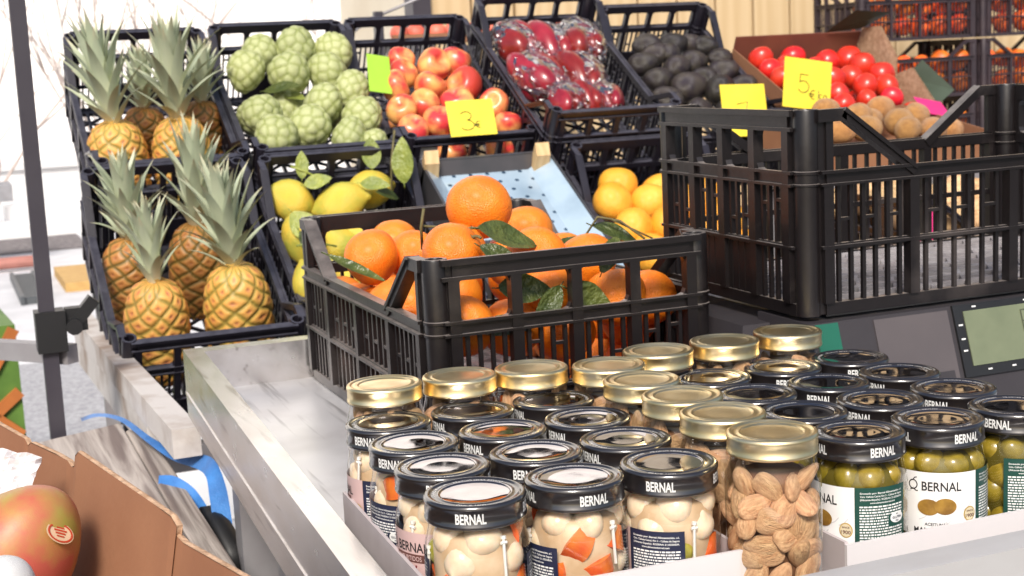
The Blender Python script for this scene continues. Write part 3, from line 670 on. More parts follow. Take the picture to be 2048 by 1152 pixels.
def pine_body(seed, mat, H=.165, r0=.056):
    A, B = 120, 84; b = MB(); prof = []
    for i in range(B + 1):
        v = i / B; z = v * H
        r = r0 * (1 - abs(2 * v - .92) ** 3.2 * .42) * (1 if 0 < i < B else .55)
        if v > .93: r *= 1 - (v - .93) * 4.2
        if v < .05: r *= .8 + v * 4
        prof.append((r, z))
    b.lathe(prof, A); V = np.array(b.v); th = np.tile(np.arange(A) * 2 * PI / A, B + 1); v = np.repeat(np.arange(B + 1) / B, A)
    a = th / (2 * PI) * 8 + v * 5.2; c = th / (2 * PI) * 13 - v * 5.2 * 1.0
    wob = .10 * np.sin(3 * th + 9 * v + seed) + .07 * np.sin(5 * th - 14 * v + 2 * seed)
    a = th / (2 * PI) * 8 + v * 5.8 + wob; c = th / (2 * PI) * 8 - v * 5.8 + wob * .8
    fa = np.abs(a - np.floor(a) - .5) * 2; fc = np.abs(c - np.floor(c) - .5) * 2     # 0 at centre of an eye, 1 on its border
    m = np.maximum(fa, fc); h = 1 - m
    mid = np.clip(h / .45, 0, 1)
    bump = .0052 * np.sqrt(mid) - .0022 * np.exp(-((h - .95) / .14) ** 2)
    rr = np.hypot(V[:, 0], V[:, 1]); f = (rr + bump * np.clip(rr / .03, 0, 1)) / np.maximum(rr, 1e-6)
    V[:, 0] *= f; V[:, 1] *= f; b.v = [tuple(q) for q in V]
    at = np.clip(h * 1.02, 0, 1)
    n = len(b.v); b.v.append((0, 0, 0)); b.v.append((0, 0, H)); 
    for k in range(A): b.f.append((n, (k + 1) % A, k)); b.f.append((n + 1, B * A + k, B * A + (k + 1) % A))
    return b.mesh('rind%d' % seed, mat, True, list(at) + [.3, .3])
def blade(L, Wd, tilt, az, curl, z0, r0, nseg=8, fold=.35, up_bias=0):
    """a pineapple leaf from the crown axis: rises at tilt from the vertical and bends outward by curl"""
    V = []; F = []; H = []; p = Vector((r0, 0, z0)); a = tilt
    for i in range(nseg + 1):
        s = i / nseg; wd = Wd * (1 - s ** 1.7) * (.82 + .5 * s * (1 - s)) + .0004
        d = Vector((math.sin(a), 0, math.cos(a))); nrm = Vector((-math.cos(a), 0, math.sin(a)))
        for j, y in enumerate((-1, 0, 1)):
            V.append(p + Vector((0, y * wd / 2, 0)) + nrm * (abs(y) * fold * wd / 2)); H.append(s)
        p = p + d * L / nseg; a += curl / nseg * (.5 + 1.2 * s)
    for i in range(nseg):
        for j in range(2): F.append((3 * i + j, 3 * i + j + 1, 3 * i + 4 + j, 3 * i + 3 + j))
    M = Matrix.Rotation(az, 3, 'Z'); return [M @ v for v in V], F, H
def crown_mesh(seed, L=.15, n=44, wide=50):
    rr = random.Random(seed); b = MB(); at = []
    for i in range(n):
        u = i / (n - 1)              # 0 outermost/lowest .. 1 innermost
        tilt = R(wide * (1 - u) ** 1.35 + 3 + rr.uniform(-5, 5)); ln = L * (.30 + .50 * math.sin(PI * min(1, .10 + u * .75))) * rr.uniform(.85, 1.12)
        V, F, H = blade(ln, .0265 * (.78 + .35 * math.sin(PI * u)), tilt, i * 2.39996 + rr.uniform(-.2, .2), R(rr.uniform(5, 50)) * (1 - .5 * u), .003 + .085 * u * L / .15, .009 * (1 - u) + .002)
        b.add(V, F); at += H
    return smooth_by_angle(b.mesh('crown%d' % seed, crown_m, True, at), 60)
PINE = [pine_body(i, pine_m) for i in range(2)]; PINED = [pine_body(i, pine_dk) for i in range(2)]
CROWN = [crown_mesh(i, (.165, .15, .15, .17, .17)[i], (40, 44, 44, 46, 42)[i], (28, 42, 40, 42, 40)[i]) for i in range(5)]
def pineapple(label, base, cb, tip, body, crown, k=1.0, ck=1.0, spin=0, group='pineapples standing in the crates'):
    base, cb, tip = Vector(base), Vector(cb), Vector(tip); ax = cb - base; H = ax.length
    t = thing('pineapple', label, 'pineapple', base, quat_z(ax, spin), group)
    obj('rind', body, t, (0, 0, 0), (0, 0, 0), (k, k, H / .165))
    q = quat_z(ax, spin).inverted() @ quat_z(tip - cb, spin + 1)
    obj('crown', crown, t, (0, 0, H - .006), q, ck)
pineapple('ripe golden pineapple with thin pale crown, front of the lower crate by the tray', (.327, 2.535, -.140), (.325, 2.462, .042), (.312, 2.44, .19), PINE[0], CROWN[0], .92, .84, .4)
pineapple('ripe golden pineapple with bushy spiky crown, at the front corner beside the lemons', (.478, 2.535, -.140), (.460, 2.468, .056), (.437, 2.45, .235), PINE[1], CROWN[3], .99, 1.0, 2.1)
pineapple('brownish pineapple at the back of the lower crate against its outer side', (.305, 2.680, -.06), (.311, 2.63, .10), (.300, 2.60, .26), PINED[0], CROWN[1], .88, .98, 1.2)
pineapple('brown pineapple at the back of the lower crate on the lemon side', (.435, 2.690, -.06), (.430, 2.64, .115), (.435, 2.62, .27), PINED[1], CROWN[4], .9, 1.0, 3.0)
pineapple('yellow green pineapple in the upper crate with wide crown leaning over its outer edge', (.348, 3.005, .125), (.336, 2.945, .298), (.303, 2.92, .50), PINE[1], CROWN[4], 1.0, 1.12, 4.4)
pineapple('yellow green pineapple in the upper crate with tall upright crown next to the custard apples', (.480, 3.010, .120), (.462, 2.95, .298), (.446, 2.92, .51), PINE[0], CROWN[3], 1.0, 1.13, .9)
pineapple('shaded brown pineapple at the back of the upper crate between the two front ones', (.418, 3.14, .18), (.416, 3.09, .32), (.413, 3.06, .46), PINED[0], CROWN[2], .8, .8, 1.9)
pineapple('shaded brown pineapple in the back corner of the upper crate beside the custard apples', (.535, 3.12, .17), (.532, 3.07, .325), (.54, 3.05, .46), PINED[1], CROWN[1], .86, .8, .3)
# ------------------------------------------------------------------ fruit in the tilted crates
ORD = ['first', 'second', 'third', 'fourth', 'fifth', 'sixth', 'seventh', 'eighth', 'ninth']
def fill(name, cat, meshes, F, pts, text, group, scale=1.0, rot='any', rows=None, rowwords=None, lay=None, dz=0.0):
    """pts: (x, y, z, r) in the slope frame; labelled by row (counted from the front edge) and by place from the pineapple end"""
    P = sorted(range(len(pts)), key=lambda i: pts[i][1]); nr = rows or max(1, round(len(pts) / 4))
    per = math.ceil(len(pts) / nr); words_ = {1: ['only'], 2: ['front', 'back'], 3: ['front', 'middle', 'back'], 4: ['front', 'second', 'third', 'back'], 5: ['front', 'second', 'third', 'fourth', 'back']}[nr]
    rr = random.Random(hash(name) % 1000 if False else len(name) * 13)
    for ri in range(nr):
        row = sorted(P[ri * per:(ri + 1) * per], key=lambda i: pts[i][0])
        for k, i in enumerate(row):
            x, y, z, r = pts[i]; w_ = F @ Vector((x, y, z + dz))
            which = 'leftmost' if k == 0 else ('rightmost' if k == len(row) - 1 else ORD[k] + ' from the left')
            lab = text % (which + ' in the ' + words_[ri] + ' row')
            if rot == 'any': q = Quaternion((rr.gauss(0, 1), rr.gauss(0, 1), rr.gauss(0, 1), rr.gauss(0, 1))).normalized()
            else: q = rot(rr, k, i)
            single(name, meshes[i % len(meshes)], lab, cat, w_, q, group, r * scale)
cheri = [(-0.098,0.335,-0.020,0.0403),(-0.048,0.419,-0.030,0.0380),(0.028,0.412,-0.020,0.0438),(0.109,0.394,-0.020,0.0396),(-0.012,0.309,-0.020,0.0448),(0.075,0.314,-0.020,0.0409),(-0.104,0.161,-0.020,0.0386),(0.030,0.180,-0.020,0.0426),(0.105,0.234,-0.020,0.0393),(-0.021,0.102,-0.020,0.0436),(0.099,0.125,-0.020,0.0414),(-0.094,0.076,-0.020,0.0420),(0.055,0.062,-0.024,0.0366),(0.102,0.042,-0.03,0.0304),(-0.03,0.245,-0.070,0.040),(.0,.21,-.09,.04),(-.09,.25,-.085,.04),(.05,.25,-.085,.04)]
fill('custard_apple', 'custard apple', CHERI, F_ch, cheri, 'pale green knobbly custard apple, %s of its crate', 'custard apples in their crate', 1.0, lambda rr, k, i: quat_z((rr.uniform(-.7, .7), rr.uniform(-.9, .3), rr.uniform(.2, 1)), rr.uniform(0, 6)), 4)
apples = [(-0.093,0.250,-0.030,0.0346),(-0.058,0.303,-0.030,0.0320),(-0.047,0.356,-0.030,0.0310),(0.022,0.330,-0.030,0.0380),(0.076,0.340,-0.030,0.0359),(-0.015,0.244,-0.030,0.0349),(0.062,0.235,-0.030,0.0400),(-0.105,0.158,-0.030,0.0328),(-0.052,0.174,-0.030,0.0331),(0.022,0.170,-0.030,0.0356),(-0.040,0.102,-0.030,0.0330),(-0.106,0.080,-0.030,0.0325),(0.104,0.157,-0.030,0.0325),(0.109,0.085,-0.035,0.0290),(0.035,0.094,-0.030,0.0320),(-.08,.2,-.085,.035),(0,.2,-.09,.035),(.07,.16,-.085,.035),(-.08,.12,-.09,.035),(.05,.29,-.085,.035),(-.02,.06,-.08,.03),(.08,.04,-.07,.03)]
fill('apple', 'apple', APPLE, F_ap, apples, 'red and yellow apple, %s of the apple crate', 'apples in their crate', 1.04, lambda rr, k, i: quat_z((rr.uniform(-.6, .8), rr.uniform(-1, -.1), rr.uniform(.1, 1)), rr.uniform(0, 6)), 5)
avo = [(-0.042,0.363,-0.060,0.0275),(0.031,0.403,-0.060,0.0290),(-0.005,0.360,-0.060,0.0265),(-0.008,0.301,-0.060,0.0286),(0.049,0.322,-0.060,0.0280),(0.112,0.390,-0.060,0.0258),(0.118,0.327,-0.060,0.0270),(0.102,0.272,-0.060,0.0300),(-0.021,0.212,-0.060,0.0360),(0.055,0.190,-0.060,0.0350),(0.125,0.215,-0.070,0.0287),(0.043,0.255,-0.065,0.0261),(-0.046,0.404,-0.060,0.0303),(-0.089,0.325,-0.060,0.0290),(0.081,0.410,-0.065,0.0269),(-0.081,0.250,-0.060,0.0300),(0.110,0.150,-0.070,0.0305),(-.09,.18,-.07,.031),(-.03,.13,-.075,.031),(.05,.12,-.08,.03),(0,.25,-.11,.035),(.07,.3,-.11,.035),(-.06,.3,-.11,.035)]
fill('avocado', 'avocado', AVO, F_av, avo, 'dark purple green avocado, %s of its crate', 'avocados in their crate', .98, lambda rr, k, i: quat_z((rr.choice((-1, 1)), rr.uniform(-.5, .5), rr.uniform(-.1, .35)), rr.uniform(0, 6)), 5)
lemons = [(-0.095,0.430,-0.060,0.0340),(-0.010,0.395,-0.055,0.0370),(0.060,0.441,-0.060,0.0340),(-0.104,0.309,-0.060,0.0350),(-0.125,0.170,-0.050,0.0290),(-0.050,0.307,-0.080,0.0360),(0.03,0.310,-0.075,0.0374),(-0.052,0.197,-0.080,0.0362),(.09,.33,-.08,.035),(.04,.21,-.09,.035),(-.05,.1,-.09,.034),(.06,.11,-.09,.034)]
LQ = [((1, .1, -.5), 0), ((1, -.3, .25), 1), ((1, .2, .1), 2), ((.2, -.5, -1), 3), ((.2, -.6, -.9), 4)]
fill('lemon', 'lemon', LEMON, F_le, lemons, 'yellow lemon, %s of the lemon crate', 'lemons in their crate', 1.16, lambda rr, k, i: quat_z(LQ[i][0] if i < len(LQ) else (rr.uniform(-1, 1), rr.uniform(-1, 1), rr.uniform(-.5, .5)), i), 4)
oran = [(-0.112,0.335,-0.040,0.0420),(-0.034,0.323,-0.040,0.0420),(-0.108,0.243,-0.035,0.0410),(-0.036,0.229,-0.030,0.0415),(-0.105,0.160,-0.040,0.0420),(-0.069,0.401,-0.05,0.0409),(0.043,0.289,-0.040,0.0415),(0.046,0.204,-0.040,0.0415),(0.105,0.250,-0.045,0.0410),(-0.037,0.147,-0.030,0.0420),(.05,.12,-.045,.041),(.105,.16,-.05,.041),(.1,.34,-.05,.041),(.02,.38,-.06,.041),(-.07,.08,-.045,.041),(.02,.06,-.06,.04),(-.08,.25,-.11,.041),(0,.25,-.11,.041),(.08,.2,-.11,.041),(-.08,.14,-.11,.041),(.0,.14,-.11,.041)]
fill('pale_orange', 'orange', SPHP, F_or, oran, 'pale golden orange, %s of its crate', 'pale oranges in their crate', 1.0, 'any', 5)
# plastic wrapped red peppers
BAGP = [(-0.084,0.366,-0.050,0.0425),(-0.012,0.348,-0.050,0.0450),(0.068,0.357,-0.050,0.0477),(-0.090,0.215,-0.050,0.0475),(0.010,0.209,-0.050,0.0459),(-0.055,0.118,-0.050,0.0383),(0.020,0.114,-0.050,0.0364)]
BAGL = ['in the back corner beside the apples', 'in the middle of the back row', 'in the back corner beside the avocados', 'in the middle row on the apple side', 'in the middle row toward the avocados', 'at the front edge on the apple side', 'at the front edge toward the avocados']
PEP = [lathe_mesh('pepper%d' % i, [(max(1e-4, math.cos(t)) * (1 + .1 * math.sin(2 * t)), math.sin(t) * 1.5) for t in [(-PI / 2 + PI * i2 / 18) for i2 in range(19)]], redbag_m, 24, .08, i) for i in range(3)]
def film_mesh(seed):
    rr = np.random.default_rng(seed); A, B = 48, 30; b = MB()
    b.lathe([(max(1e-4, math.cos(-PI / 2 + PI * i / B)) ** .8, math.sin(-PI / 2 + PI * i / B)) for i in range(B + 1)], A)
    V = np.array(b.v); D = V / np.linalg.norm(V, axis=1)[:, None]; rad = np.ones(len(V))
    for k in range(16):
        q = rr.normal(size=3); q /= np.linalg.norm(q); rad += .03 * np.abs(np.sin(rr.uniform(3, 9) * D @ q + rr.uniform(0, 6))) - .018
    V = V * rad[:, None]; b.v = [tuple(v) for v in V]; return b.mesh('film%d' % seed, film, True)
FILM = [film_mesh(i) for i in range(3)]
for i, (x, y, z, r) in enumerate(BAGP):
    w_ = F_re @ Vector((x, y, z)); az = (.25, .1, .0, .3, -.1, .2, -.15)[i]
    t = thing('wrapped_peppers', 'clear bag of dark red peppers ' + BAGL[i], 'bag of peppers', w_, (R(AL), 0, az), 'bagged red peppers')
    n = 2 if i < 5 else 3
    for k in range(n):
        obj('pepper', PEP[(i + k) % 3], t, ((k - (n - 1) / 2) * r * (.80 if n == 2 else .66), 0, -.004 * (k % 2)), (PI / 2 + random.uniform(-.12, .12), 0, random.uniform(-.15, .15)), (r * .76 if n == 2 else r * .60, r * .90, r * 1.10 if n == 2 else r * .90))
    obj('wrap', FILM[i % 3], t, (0, 0, 0), (PI / 2, 0, 0), (r * 1.20, r * .98, r * 1.66 if n == 2 else r * 1.36))

# leaves
def leaf_geo(L, Wd, curl=.4, fold=.25, wav=.0, n=9, seed=0):
    rr = random.Random(seed); V = []; F = []; a = -curl / 2; p = Vector((0, 0, 0))
    for i in range(n + 1):
        s = i / n; wd = Wd * (math.sin(PI * min(1, s * .97 + .03)) ** .75) * (1 - .35 * s) * 1.15
        nrm = Vector((0, -math.sin(a), math.cos(a)))
        for j in (-1, -.5, 0, .5, 1):
            V.append(p + Vector((j * wd / 2, 0, 0)) + nrm * (fold * abs(j) * wd / 2 + wav * math.sin(s * 9 + j * 2) * Wd))
        p = p + Vector((0, math.cos(a), math.sin(a))) * L / n; a += curl / n
    for i in range(n):
        for j in range(4): F.append((5 * i + j, 5 * i + j + 1, 5 * i + 6 + j, 5 * i + 5 + j))
    return V, F
def leaf_mesh(seed, mat, ratio=.45, curl=.5, fold=.3, wav=.02):
    b = MB(); V, F = leaf_geo(1, ratio, curl, fold, wav, 9, seed); b.add(V, F)
    b.tube([(0, -.12, .0), (0, 0, .0)], .012, 5); return b.mesh('leaf%d' % seed, mat, True)
LEAF = [leaf_mesh(i, leaf_m, .42 + .05 * i, -.7 + .5 * i, .3, .02) for i in range(4)]
LEAFN = leaf_mesh(8, leaf_m, .2, .35, .5, .01)
LEAFP = [leaf_mesh(10 + i, leaf_pale, .5 + .06 * i, -.3 + .4 * i, .2, .02) for i in range(3)]
def leaf_rot(d, n):
    """leaf pointing along d with upper side facing n"""
    d = Vector(d).normalized(); n = Vector(n); n = (n - d * n.dot(d)).normalized(); x = d.cross(n)
    return Matrix(((x.x, d.x, n.x), (x.y, d.y, n.y), (x.z, d.z, n.z))).to_quaternion()
def leaf(mesh, L, p, d, n, label, group):
    single('citrus_leaf', mesh, label, 'leaf', p, leaf_rot(d, n), group, L)

# ------------------------------------------------------------------ oranges in the front crate
STEM = MB(); STEM.tube([(0, 0, .86), (0, 0, .93), (.02, .01, 1.0), (.10, .03, 1.10), (.2, .02, 1.16)], [.07, .06, .05, .05, .045], 8)
for k in range(5):
    a = k * 2 * PI / 5; STEM.add([(0, 0, .90), (.13 * math.cos(a - .4), .13 * math.sin(a - .4), .885), (.20 * math.cos(a), .20 * math.sin(a), .87), (.13 * math.cos(a + .4), .13 * math.sin(a + .4), .885)], [(0, 1, 2, 3)])
STEMM = STEM.mesh('stem', twig_m, True)
b = MB(); b.lathe([(.0001, .925), (.05, .92), (.07, .90), (.06, .86)], 8)
for k in range(5):
    a = k * 2 * PI / 5; b.add([(0, 0, .915), (.09 * math.cos(a - .45), .09 * math.sin(a - .45), .905), (.15 * math.cos(a), .15 * math.sin(a), .896), (.09 * math.cos(a + .45), .09 * math.sin(a + .45), .905)], [(0, 1, 2, 3)])
STARM = b.mesh('stem_scar', twig_m, True)
TOPO = [((.578, 1.560, .217, .0385), 'large orange crowning the heap at the back of the front crate', (.3, .4, 1)),
 ((.520, 1.712, .165, .031), 'orange half hidden at the back corner of the front crate by the lemons', (0, .3, 1)),
 ((.455, 1.590, .166, .032), 'orange resting against the low side rim of the front crate by a long leaf', (-.5, .5, .4)),
 ((.512, 1.612, .160, .030), 'orange wedged behind the twin oranges of the front crate', (.2, .8, .2)),
 ((.535, 1.520, .172, .033), 'orange just behind the stemmed orange, only its rim showing', (0, 1, .2)),
 ((.482, 1.385, .192, .0315), 'orange with a cut brown stem and leaf at the front of the heap', (.62, -.62, .55)),
 ((.668, 1.640, .172, .033), 'orange on the right of the heap just below the crowning orange', (0, 1, .5)),
 ((.585, 1.410, .177, .0315), 'orange in the middle of the front row directly above the crate rim', (.3, .5, 1)),
 ((.655, 1.500, .155, .031), 'small part of an orange beside the dark leaves on the heap', (0, 1, .5)),
 ((.452, 1.430, .130, .031), 'orange pressed into the low corner of the front crate below the diagonal brace', (0, 1, .2)),
 ((.640, 1.335, .134, .033), 'orange behind the windows of the front crate at its right end', (.2, .3, 1)),
 ((.682, 1.345, .128, .031), 'orange in the right front corner of the crate behind the last window', (0, .6, .8)),
 ((.465, 1.315, .128, .0315), 'orange behind the first window of the front crate', (0, .6, .8)),
 ((.520, 1.325, .118, .031), 'orange behind the second window of the front crate under the leaves', (.4, .1, 1)),
 ((.615, 1.560, .150, .032), 'orange deep in the heap under the crowning orange', (0, 1, 1)),
 ((.470, 1.360, .150, .0315), 'orange just inside the corner post behind the diagonal brace', (.3, .3, .4)),
 ((.455, 1.510, .120, .032), 'orange behind the low side rim under the long leaf', (.3, .3, .4)),
 ((.560, 1.330, .150, .030), 'orange between the second window and the heap above', (-.3, .3, .4)),
 ((.640, 1.400, .165, .031), 'orange at the right of the heap in front of the dark leaves', (.1, .6, .4)),
 ((.580, 1.330, .105, .031), 'orange sunk behind the torn leaf at the crate windows', (0, .4, 1))]
for i, ((x, y, z, r), lab, ax) in enumerate(TOPO):
    if i in (1, 7, 10):
        t = thing('orange', lab, 'orange', (x, y, z), quat_z(ax, i), 'oranges in the front crate', r)
        obj('peel', SPH[i % 4], t); obj('stem_scar', STARM, t)
    elif i == 5:
        t = thing('orange', lab, 'orange', (x, y, z), quat_z(ax, i), 'oranges in the front crate', r)
        obj('peel', SPH[i % 4], t); obj('stem', STEMM, t)
    else: single('orange', SPH[i % 4], lab, 'orange', (x, y, z), quat_z(ax, i), 'oranges in the front crate', r)
n = 0
low = []
for lay, (z, nx, ny) in enumerate(((.045, 4, 7), (.098, 4, 7))):
    for i in range(nx):
        for j in range(ny):
            x = .452 + (.680 - .452) * i / (nx - 1) + random.uniform(-.004, .004); y = 1.312 + (1.730 - 1.312) * j / (ny - 1) + random.uniform(-.004, .004)
            if lay == 1 and (y < 1.36): continue
            if 0 < i < 3 and 0 < j < ny - 1: continue
            low.append((x, y, z + random.uniform(-.004, .004), i, j, lay))
for (x, y, z, i, j, lay) in low:
    where = ('behind the front slats' if j == 0 else 'at the back' if j == 6 else 'behind the side slats toward the pineapples' if i == 0 else 'behind the side slats toward the scale')
    k = i if j in (0, 6) else j
    lab = '%s orange counting from the %s, %s, %s layer' % (ORD[k], 'left' if j in (0, 6) else 'front', where, ('bottom', 'middle')[lay])
    single('orange', SPH[(i + j) % 4], lab, 'orange', (x, y, z), Quaternion((random.gauss(0, 1), random.gauss(0, 1), random.gauss(0, 1), random.gauss(0, 1))).normalized(), 'oranges in the front crate', .0325)
LG = 'loose citrus leaves on the oranges'
leaf(LEAF[2], .075, (.508, 1.375, .214), (.75, .1, -.25), (-.25, -.6, .8), 'broad green leaf lying over the heap behind the stemmed orange', LG)
leaf(LEAF[1], .055, (.500, 1.352, .199), (.75, -.15, -.55), (.2, -.8, .6), 'dark green leaf hanging from the stem of the front orange', LG)
leaf(LEAFN, .085, (.402, 1.58, .175), (.55, -.75, -.30), (-.4, .1, 1), 'long narrow leaf poking over the low side rim of the front crate', LG)
leaf(LEAF[2], .075, (.672, 1.47, .178), (-.85, -.35, -.25), (-.1, -.6, .8), 'dark folded leaf on the right of the orange heap under the blue lined box', LG)
leaf(LEAF[1], .06, (.675, 1.46, .195), (.75, -.3, -.4), (.2, -.6, .8), 'dark curled leaf at the far right of the orange heap', LG)
leaf(LEAF[0], .065, (.690, 1.44, .178), (-.6, -.4, -.3), (0, -.5, .9), 'glossy dark leaf beneath the curled leaf at the right of the heap', LG)
leaf(LEAF[2], .06, (.495, 1.292, .165), (.9, .1, -.12), (-.1, -1, .35), 'leaf in shade behind the second window of the front crate', LG)
leaf(LEAF[1], .05, (.555, 1.280, .162), (-.6, -.05, -.7), (.1, -1, .3), 'grey green leaf pointing down behind the second window', LG)
leaf(LEAF[3], .066, (.560, 1.276, .160), (.85, 0, -.5), (.1, -1, .25), 'torn broad leaf hanging behind the third window of the front crate', LG)
leaf(LEAF[0], .06, (.470, 1.286, .125), (.9, .05, -.05), (0, -.7, .7), 'dark leaf tip lying at the foot of the first window', LG)
leaf(LEAF[0], .05, (.603, 1.286, .170), (.5, .4, .5), (-.3, -1, .4), 'upright dark leaf between third and fourth windows of the front crate', LG)
b = MB(); b.tube([(.468, 1.44, .190), (.463, 1.425, .215), (.4655, 1.42, .235)], .0016, 6); b.tube([(.4655, 1.43, .216), (.50, 1.41, .212), (.515, 1.38, .214)], .0014, 6)
single('twig', b.mesh('twig', twig_m, True), 'thin forked twig standing up behind the stemmed orange', 'twig', group='twigs among the citrus')
b = MB(); b.tube([(.66, 1.47, .17), (.68, 1.455, .205), (.70, 1.44, .20), (.72, 1.42, .18)], .0014, 6); b.tube([(.69, 1.445, .203), (.735, 1.43, .178)], .0012, 6)
single('twig', b.mesh('twig', twig_m, True), 'thin arching twig over the dark leaves at the right of the oranges', 'twig', group='twigs among the citrus')
# lemon leaves
def FL(x, y, z): return F_le @ Vector((x, y, z))
LL = 'leaves among the lemons'
leaf(LEAFP[0], .055, FL(-.07, .455, -.03), (.1, .25, .9), (-.1, -1, .2), 'small pale leaf standing up at the back of the lemon crate', LL)
leaf(LEAFP[1], .055, FL(-.075, .42, -.02), (.45, -.2, .1), (0, -1, .5), 'rounded pale leaf lying between the two rear lemons', LL)
leaf(LEAFP[2], .065, FL(.075, .47, -.03), (.05, .2, .95), (-.2, -1, .1), 'olive coloured leaf upright behind the lemons', LL)
leaf(LEAFP[0], .06, FL(.03, .40, -.012), (.6, -.4, -.1), (-.1, -.9, .5), 'pale leaf resting on the lemon beside the blue lined box', LL)
leaf(LEAFP[2], .085, FL(-.125, .315, -.005), (.45, -.5, -.62), (-.2, -1, .45), 'large half yellow leaf covering the lemon at the side of the crate', LL)
leaf(LEAF[2], .07, FL(-.120, .27, -.015), (.5, -.3, -.75), (-.1, -1, .35), 'dark green leaf under the half yellow leaf on the lemons', LL)
leaf(LEAFP[1], .05, FL(-.125, .185, -.02), (.5, -.5, .1), (0, -.8, .7), 'pale leaf on the lowest lemon at the front of the crate', LL)
leaf(LEAFP[0], .09, FL(.118, .40, -.02), (.05, .1, 1), (-.6, -1, 0), 'tall narrow pale leaf standing beside the wooden peg', LL)
leaf(LEAF[1], .06, FL(.10, .38, -.04), (-.6, -.3, .2), (0, -.8, .7), 'dark leaf in the corner of the lemon crate next to the blue lined box', LL)
for lab, pts in (('pale twig crossing above the rear lemons', ((-.09, .47, -.01), (-.06, .46, -.02), (-.02, .44, -.035))), ('pale twig lying across the front of the lemons', ((-.135, .235, -.02), (-.1, .24, -.02), (-.06, .235, -.03))), ('dark upright twig beside the olive coloured leaf', ((.095, .40, -.05), (.105, .45, .0), (.115, .48, .05)))):
    b = MB(); b.tube([FL(*p) for p in pts], .0022, 6); single('twig', b.mesh('twig', leaf_pale if 'pale' in lab else twig_m, True), lab, 'twig', group='twigs among the citrus')
def FC(x, y, z): return F_ch @ Vector((x, y, z))
leaf(LEAF[2], .09, FC(-.075, .265, -.03), (.6, -.6, .1), (0, -.6, .8), 'dark green leaf lying among the custard apples', 'leaves in the custard apple crate')
leaf(LEAFP[1], .06, FC(-.035, .25, -.03), (.5, -.8, -.2), (0, -.7, .8), 'pale green leaf curled between the custard apples', 'leaves in the custard apple crate')

# lined fruit box with wooden pegs; its blue is painted sky reflection
Fb = frame(1.04, 2.33, -.055, 30)
t = thing('lined_fruit_box', 'empty fruit box with dotted pale blue lining and two wooden pegs', 'fruit box', Fb.translation, (R(30), 0, 0))
x0, x1, y0, y1 = -.135, .137, 0, .485
ix0, ix1, iy0, iy1, zb = x0 + .035, x1 - .045, y0 + .03, y1 - .016, -.027
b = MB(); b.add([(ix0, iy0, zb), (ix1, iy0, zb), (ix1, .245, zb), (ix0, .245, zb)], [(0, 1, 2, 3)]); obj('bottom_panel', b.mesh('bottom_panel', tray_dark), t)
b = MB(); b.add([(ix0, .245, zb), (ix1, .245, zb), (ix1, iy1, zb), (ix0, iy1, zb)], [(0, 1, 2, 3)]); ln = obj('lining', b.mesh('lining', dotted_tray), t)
b = MB(); b.add([(x1, y0, 0), (x1, y1, 0), (ix1, iy1, zb), (ix1, iy0, zb)], [(0, 1, 2, 3)]); obj('side_wall', b.mesh('side_wall', sky_sheen_tray), t)
b = MB(); b.add([(x0, y1, 0), (x0, y0, 0), (ix0, iy0, zb), (ix0, iy1, zb)], [(0, 1, 2, 3)]); obj('side_wall', b.mesh('side_wall', sky_sheen_tray), t)
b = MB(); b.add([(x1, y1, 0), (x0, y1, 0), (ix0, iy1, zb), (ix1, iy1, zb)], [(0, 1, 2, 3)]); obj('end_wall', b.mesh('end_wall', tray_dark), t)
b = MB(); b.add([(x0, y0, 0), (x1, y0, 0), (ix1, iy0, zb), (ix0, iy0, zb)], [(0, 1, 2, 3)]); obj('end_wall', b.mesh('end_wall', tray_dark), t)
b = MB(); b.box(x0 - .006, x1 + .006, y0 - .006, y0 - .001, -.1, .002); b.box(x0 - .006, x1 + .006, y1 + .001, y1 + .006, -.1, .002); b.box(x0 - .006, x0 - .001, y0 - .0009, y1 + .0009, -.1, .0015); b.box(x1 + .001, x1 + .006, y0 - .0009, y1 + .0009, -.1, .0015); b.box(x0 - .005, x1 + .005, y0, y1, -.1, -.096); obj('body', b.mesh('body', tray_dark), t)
for x in (x0 + .012, x1 - .020):
    b = MB(); b.add([(x - .018, y1 - .03, -.07), (x + .018, y1 - .03, -.07), (x + .018, y1, -.07), (x - .018, y1, -.07), (x - .018, y1 - .03, .014), (x + .012, y1 - .03, .014), (x + .018, y1, .026), (x - .012, y1, .026)], [(3, 2, 1, 0), (4, 5, 6, 7), (0, 1, 5, 4), (1, 2, 6, 5), (2, 3, 7, 6), (3, 0, 4, 7)]); obj('peg', b.mesh('peg', peg_wood), t)

# ------------------------------------------------------------------ price cards
def card(label, mat, c, W, H, rot, strokes, group='yellow price cards', writing=True, th=.0012):
    t = thing('price_card', label, 'price card', c, rot, group)
    b = MB(); b.box(-W / 2, W / 2, 0, th, 0, H); obj('card', b.mesh('card', mat), t)
    if strokes:
        b = MB()
        for s in strokes: 
            b.tube([(x * W, -.0006, z * H) for x, z in s], .0009, 5)
        obj('handwriting', b.mesh('handwriting', ink_black), t)
def arc(cx, cz, rx, rz, a0, a1, n=9): return [(cx + rx * math.cos(R(a0 + (a1 - a0) * i / n)), cz + rz * math.sin(R(a0 + (a1 - a0) * i / n))) for i in range(n + 1)]
three = [arc(-.12, .56, .12, .12, 150, -80) + arc(-.12, .30, .15, .14, 85, -150)]
euro = [arc(.13, .30, .06, .09, 60, 300), [(.03, .31), (.15, .31)], [(.04, .27), (.14, .27)]]
kg = [[(.24, .40), (.24, .22)], [(.31, .33), (.24, .29), (.31, .21)], arc(.38, .27, .035, .05, 0, 360), [(.415, .31), (.415, .16), (.36, .14)]]
five = [[(.0, .68), (-.16, .69), (-.17, .52)] + arc(-.09, .44, .12, .12, 120, -150)]
seven = [[(-.17, .62), (.08, .66), (-.02, .30)], [(-.10, .46), (.08, .48)]]
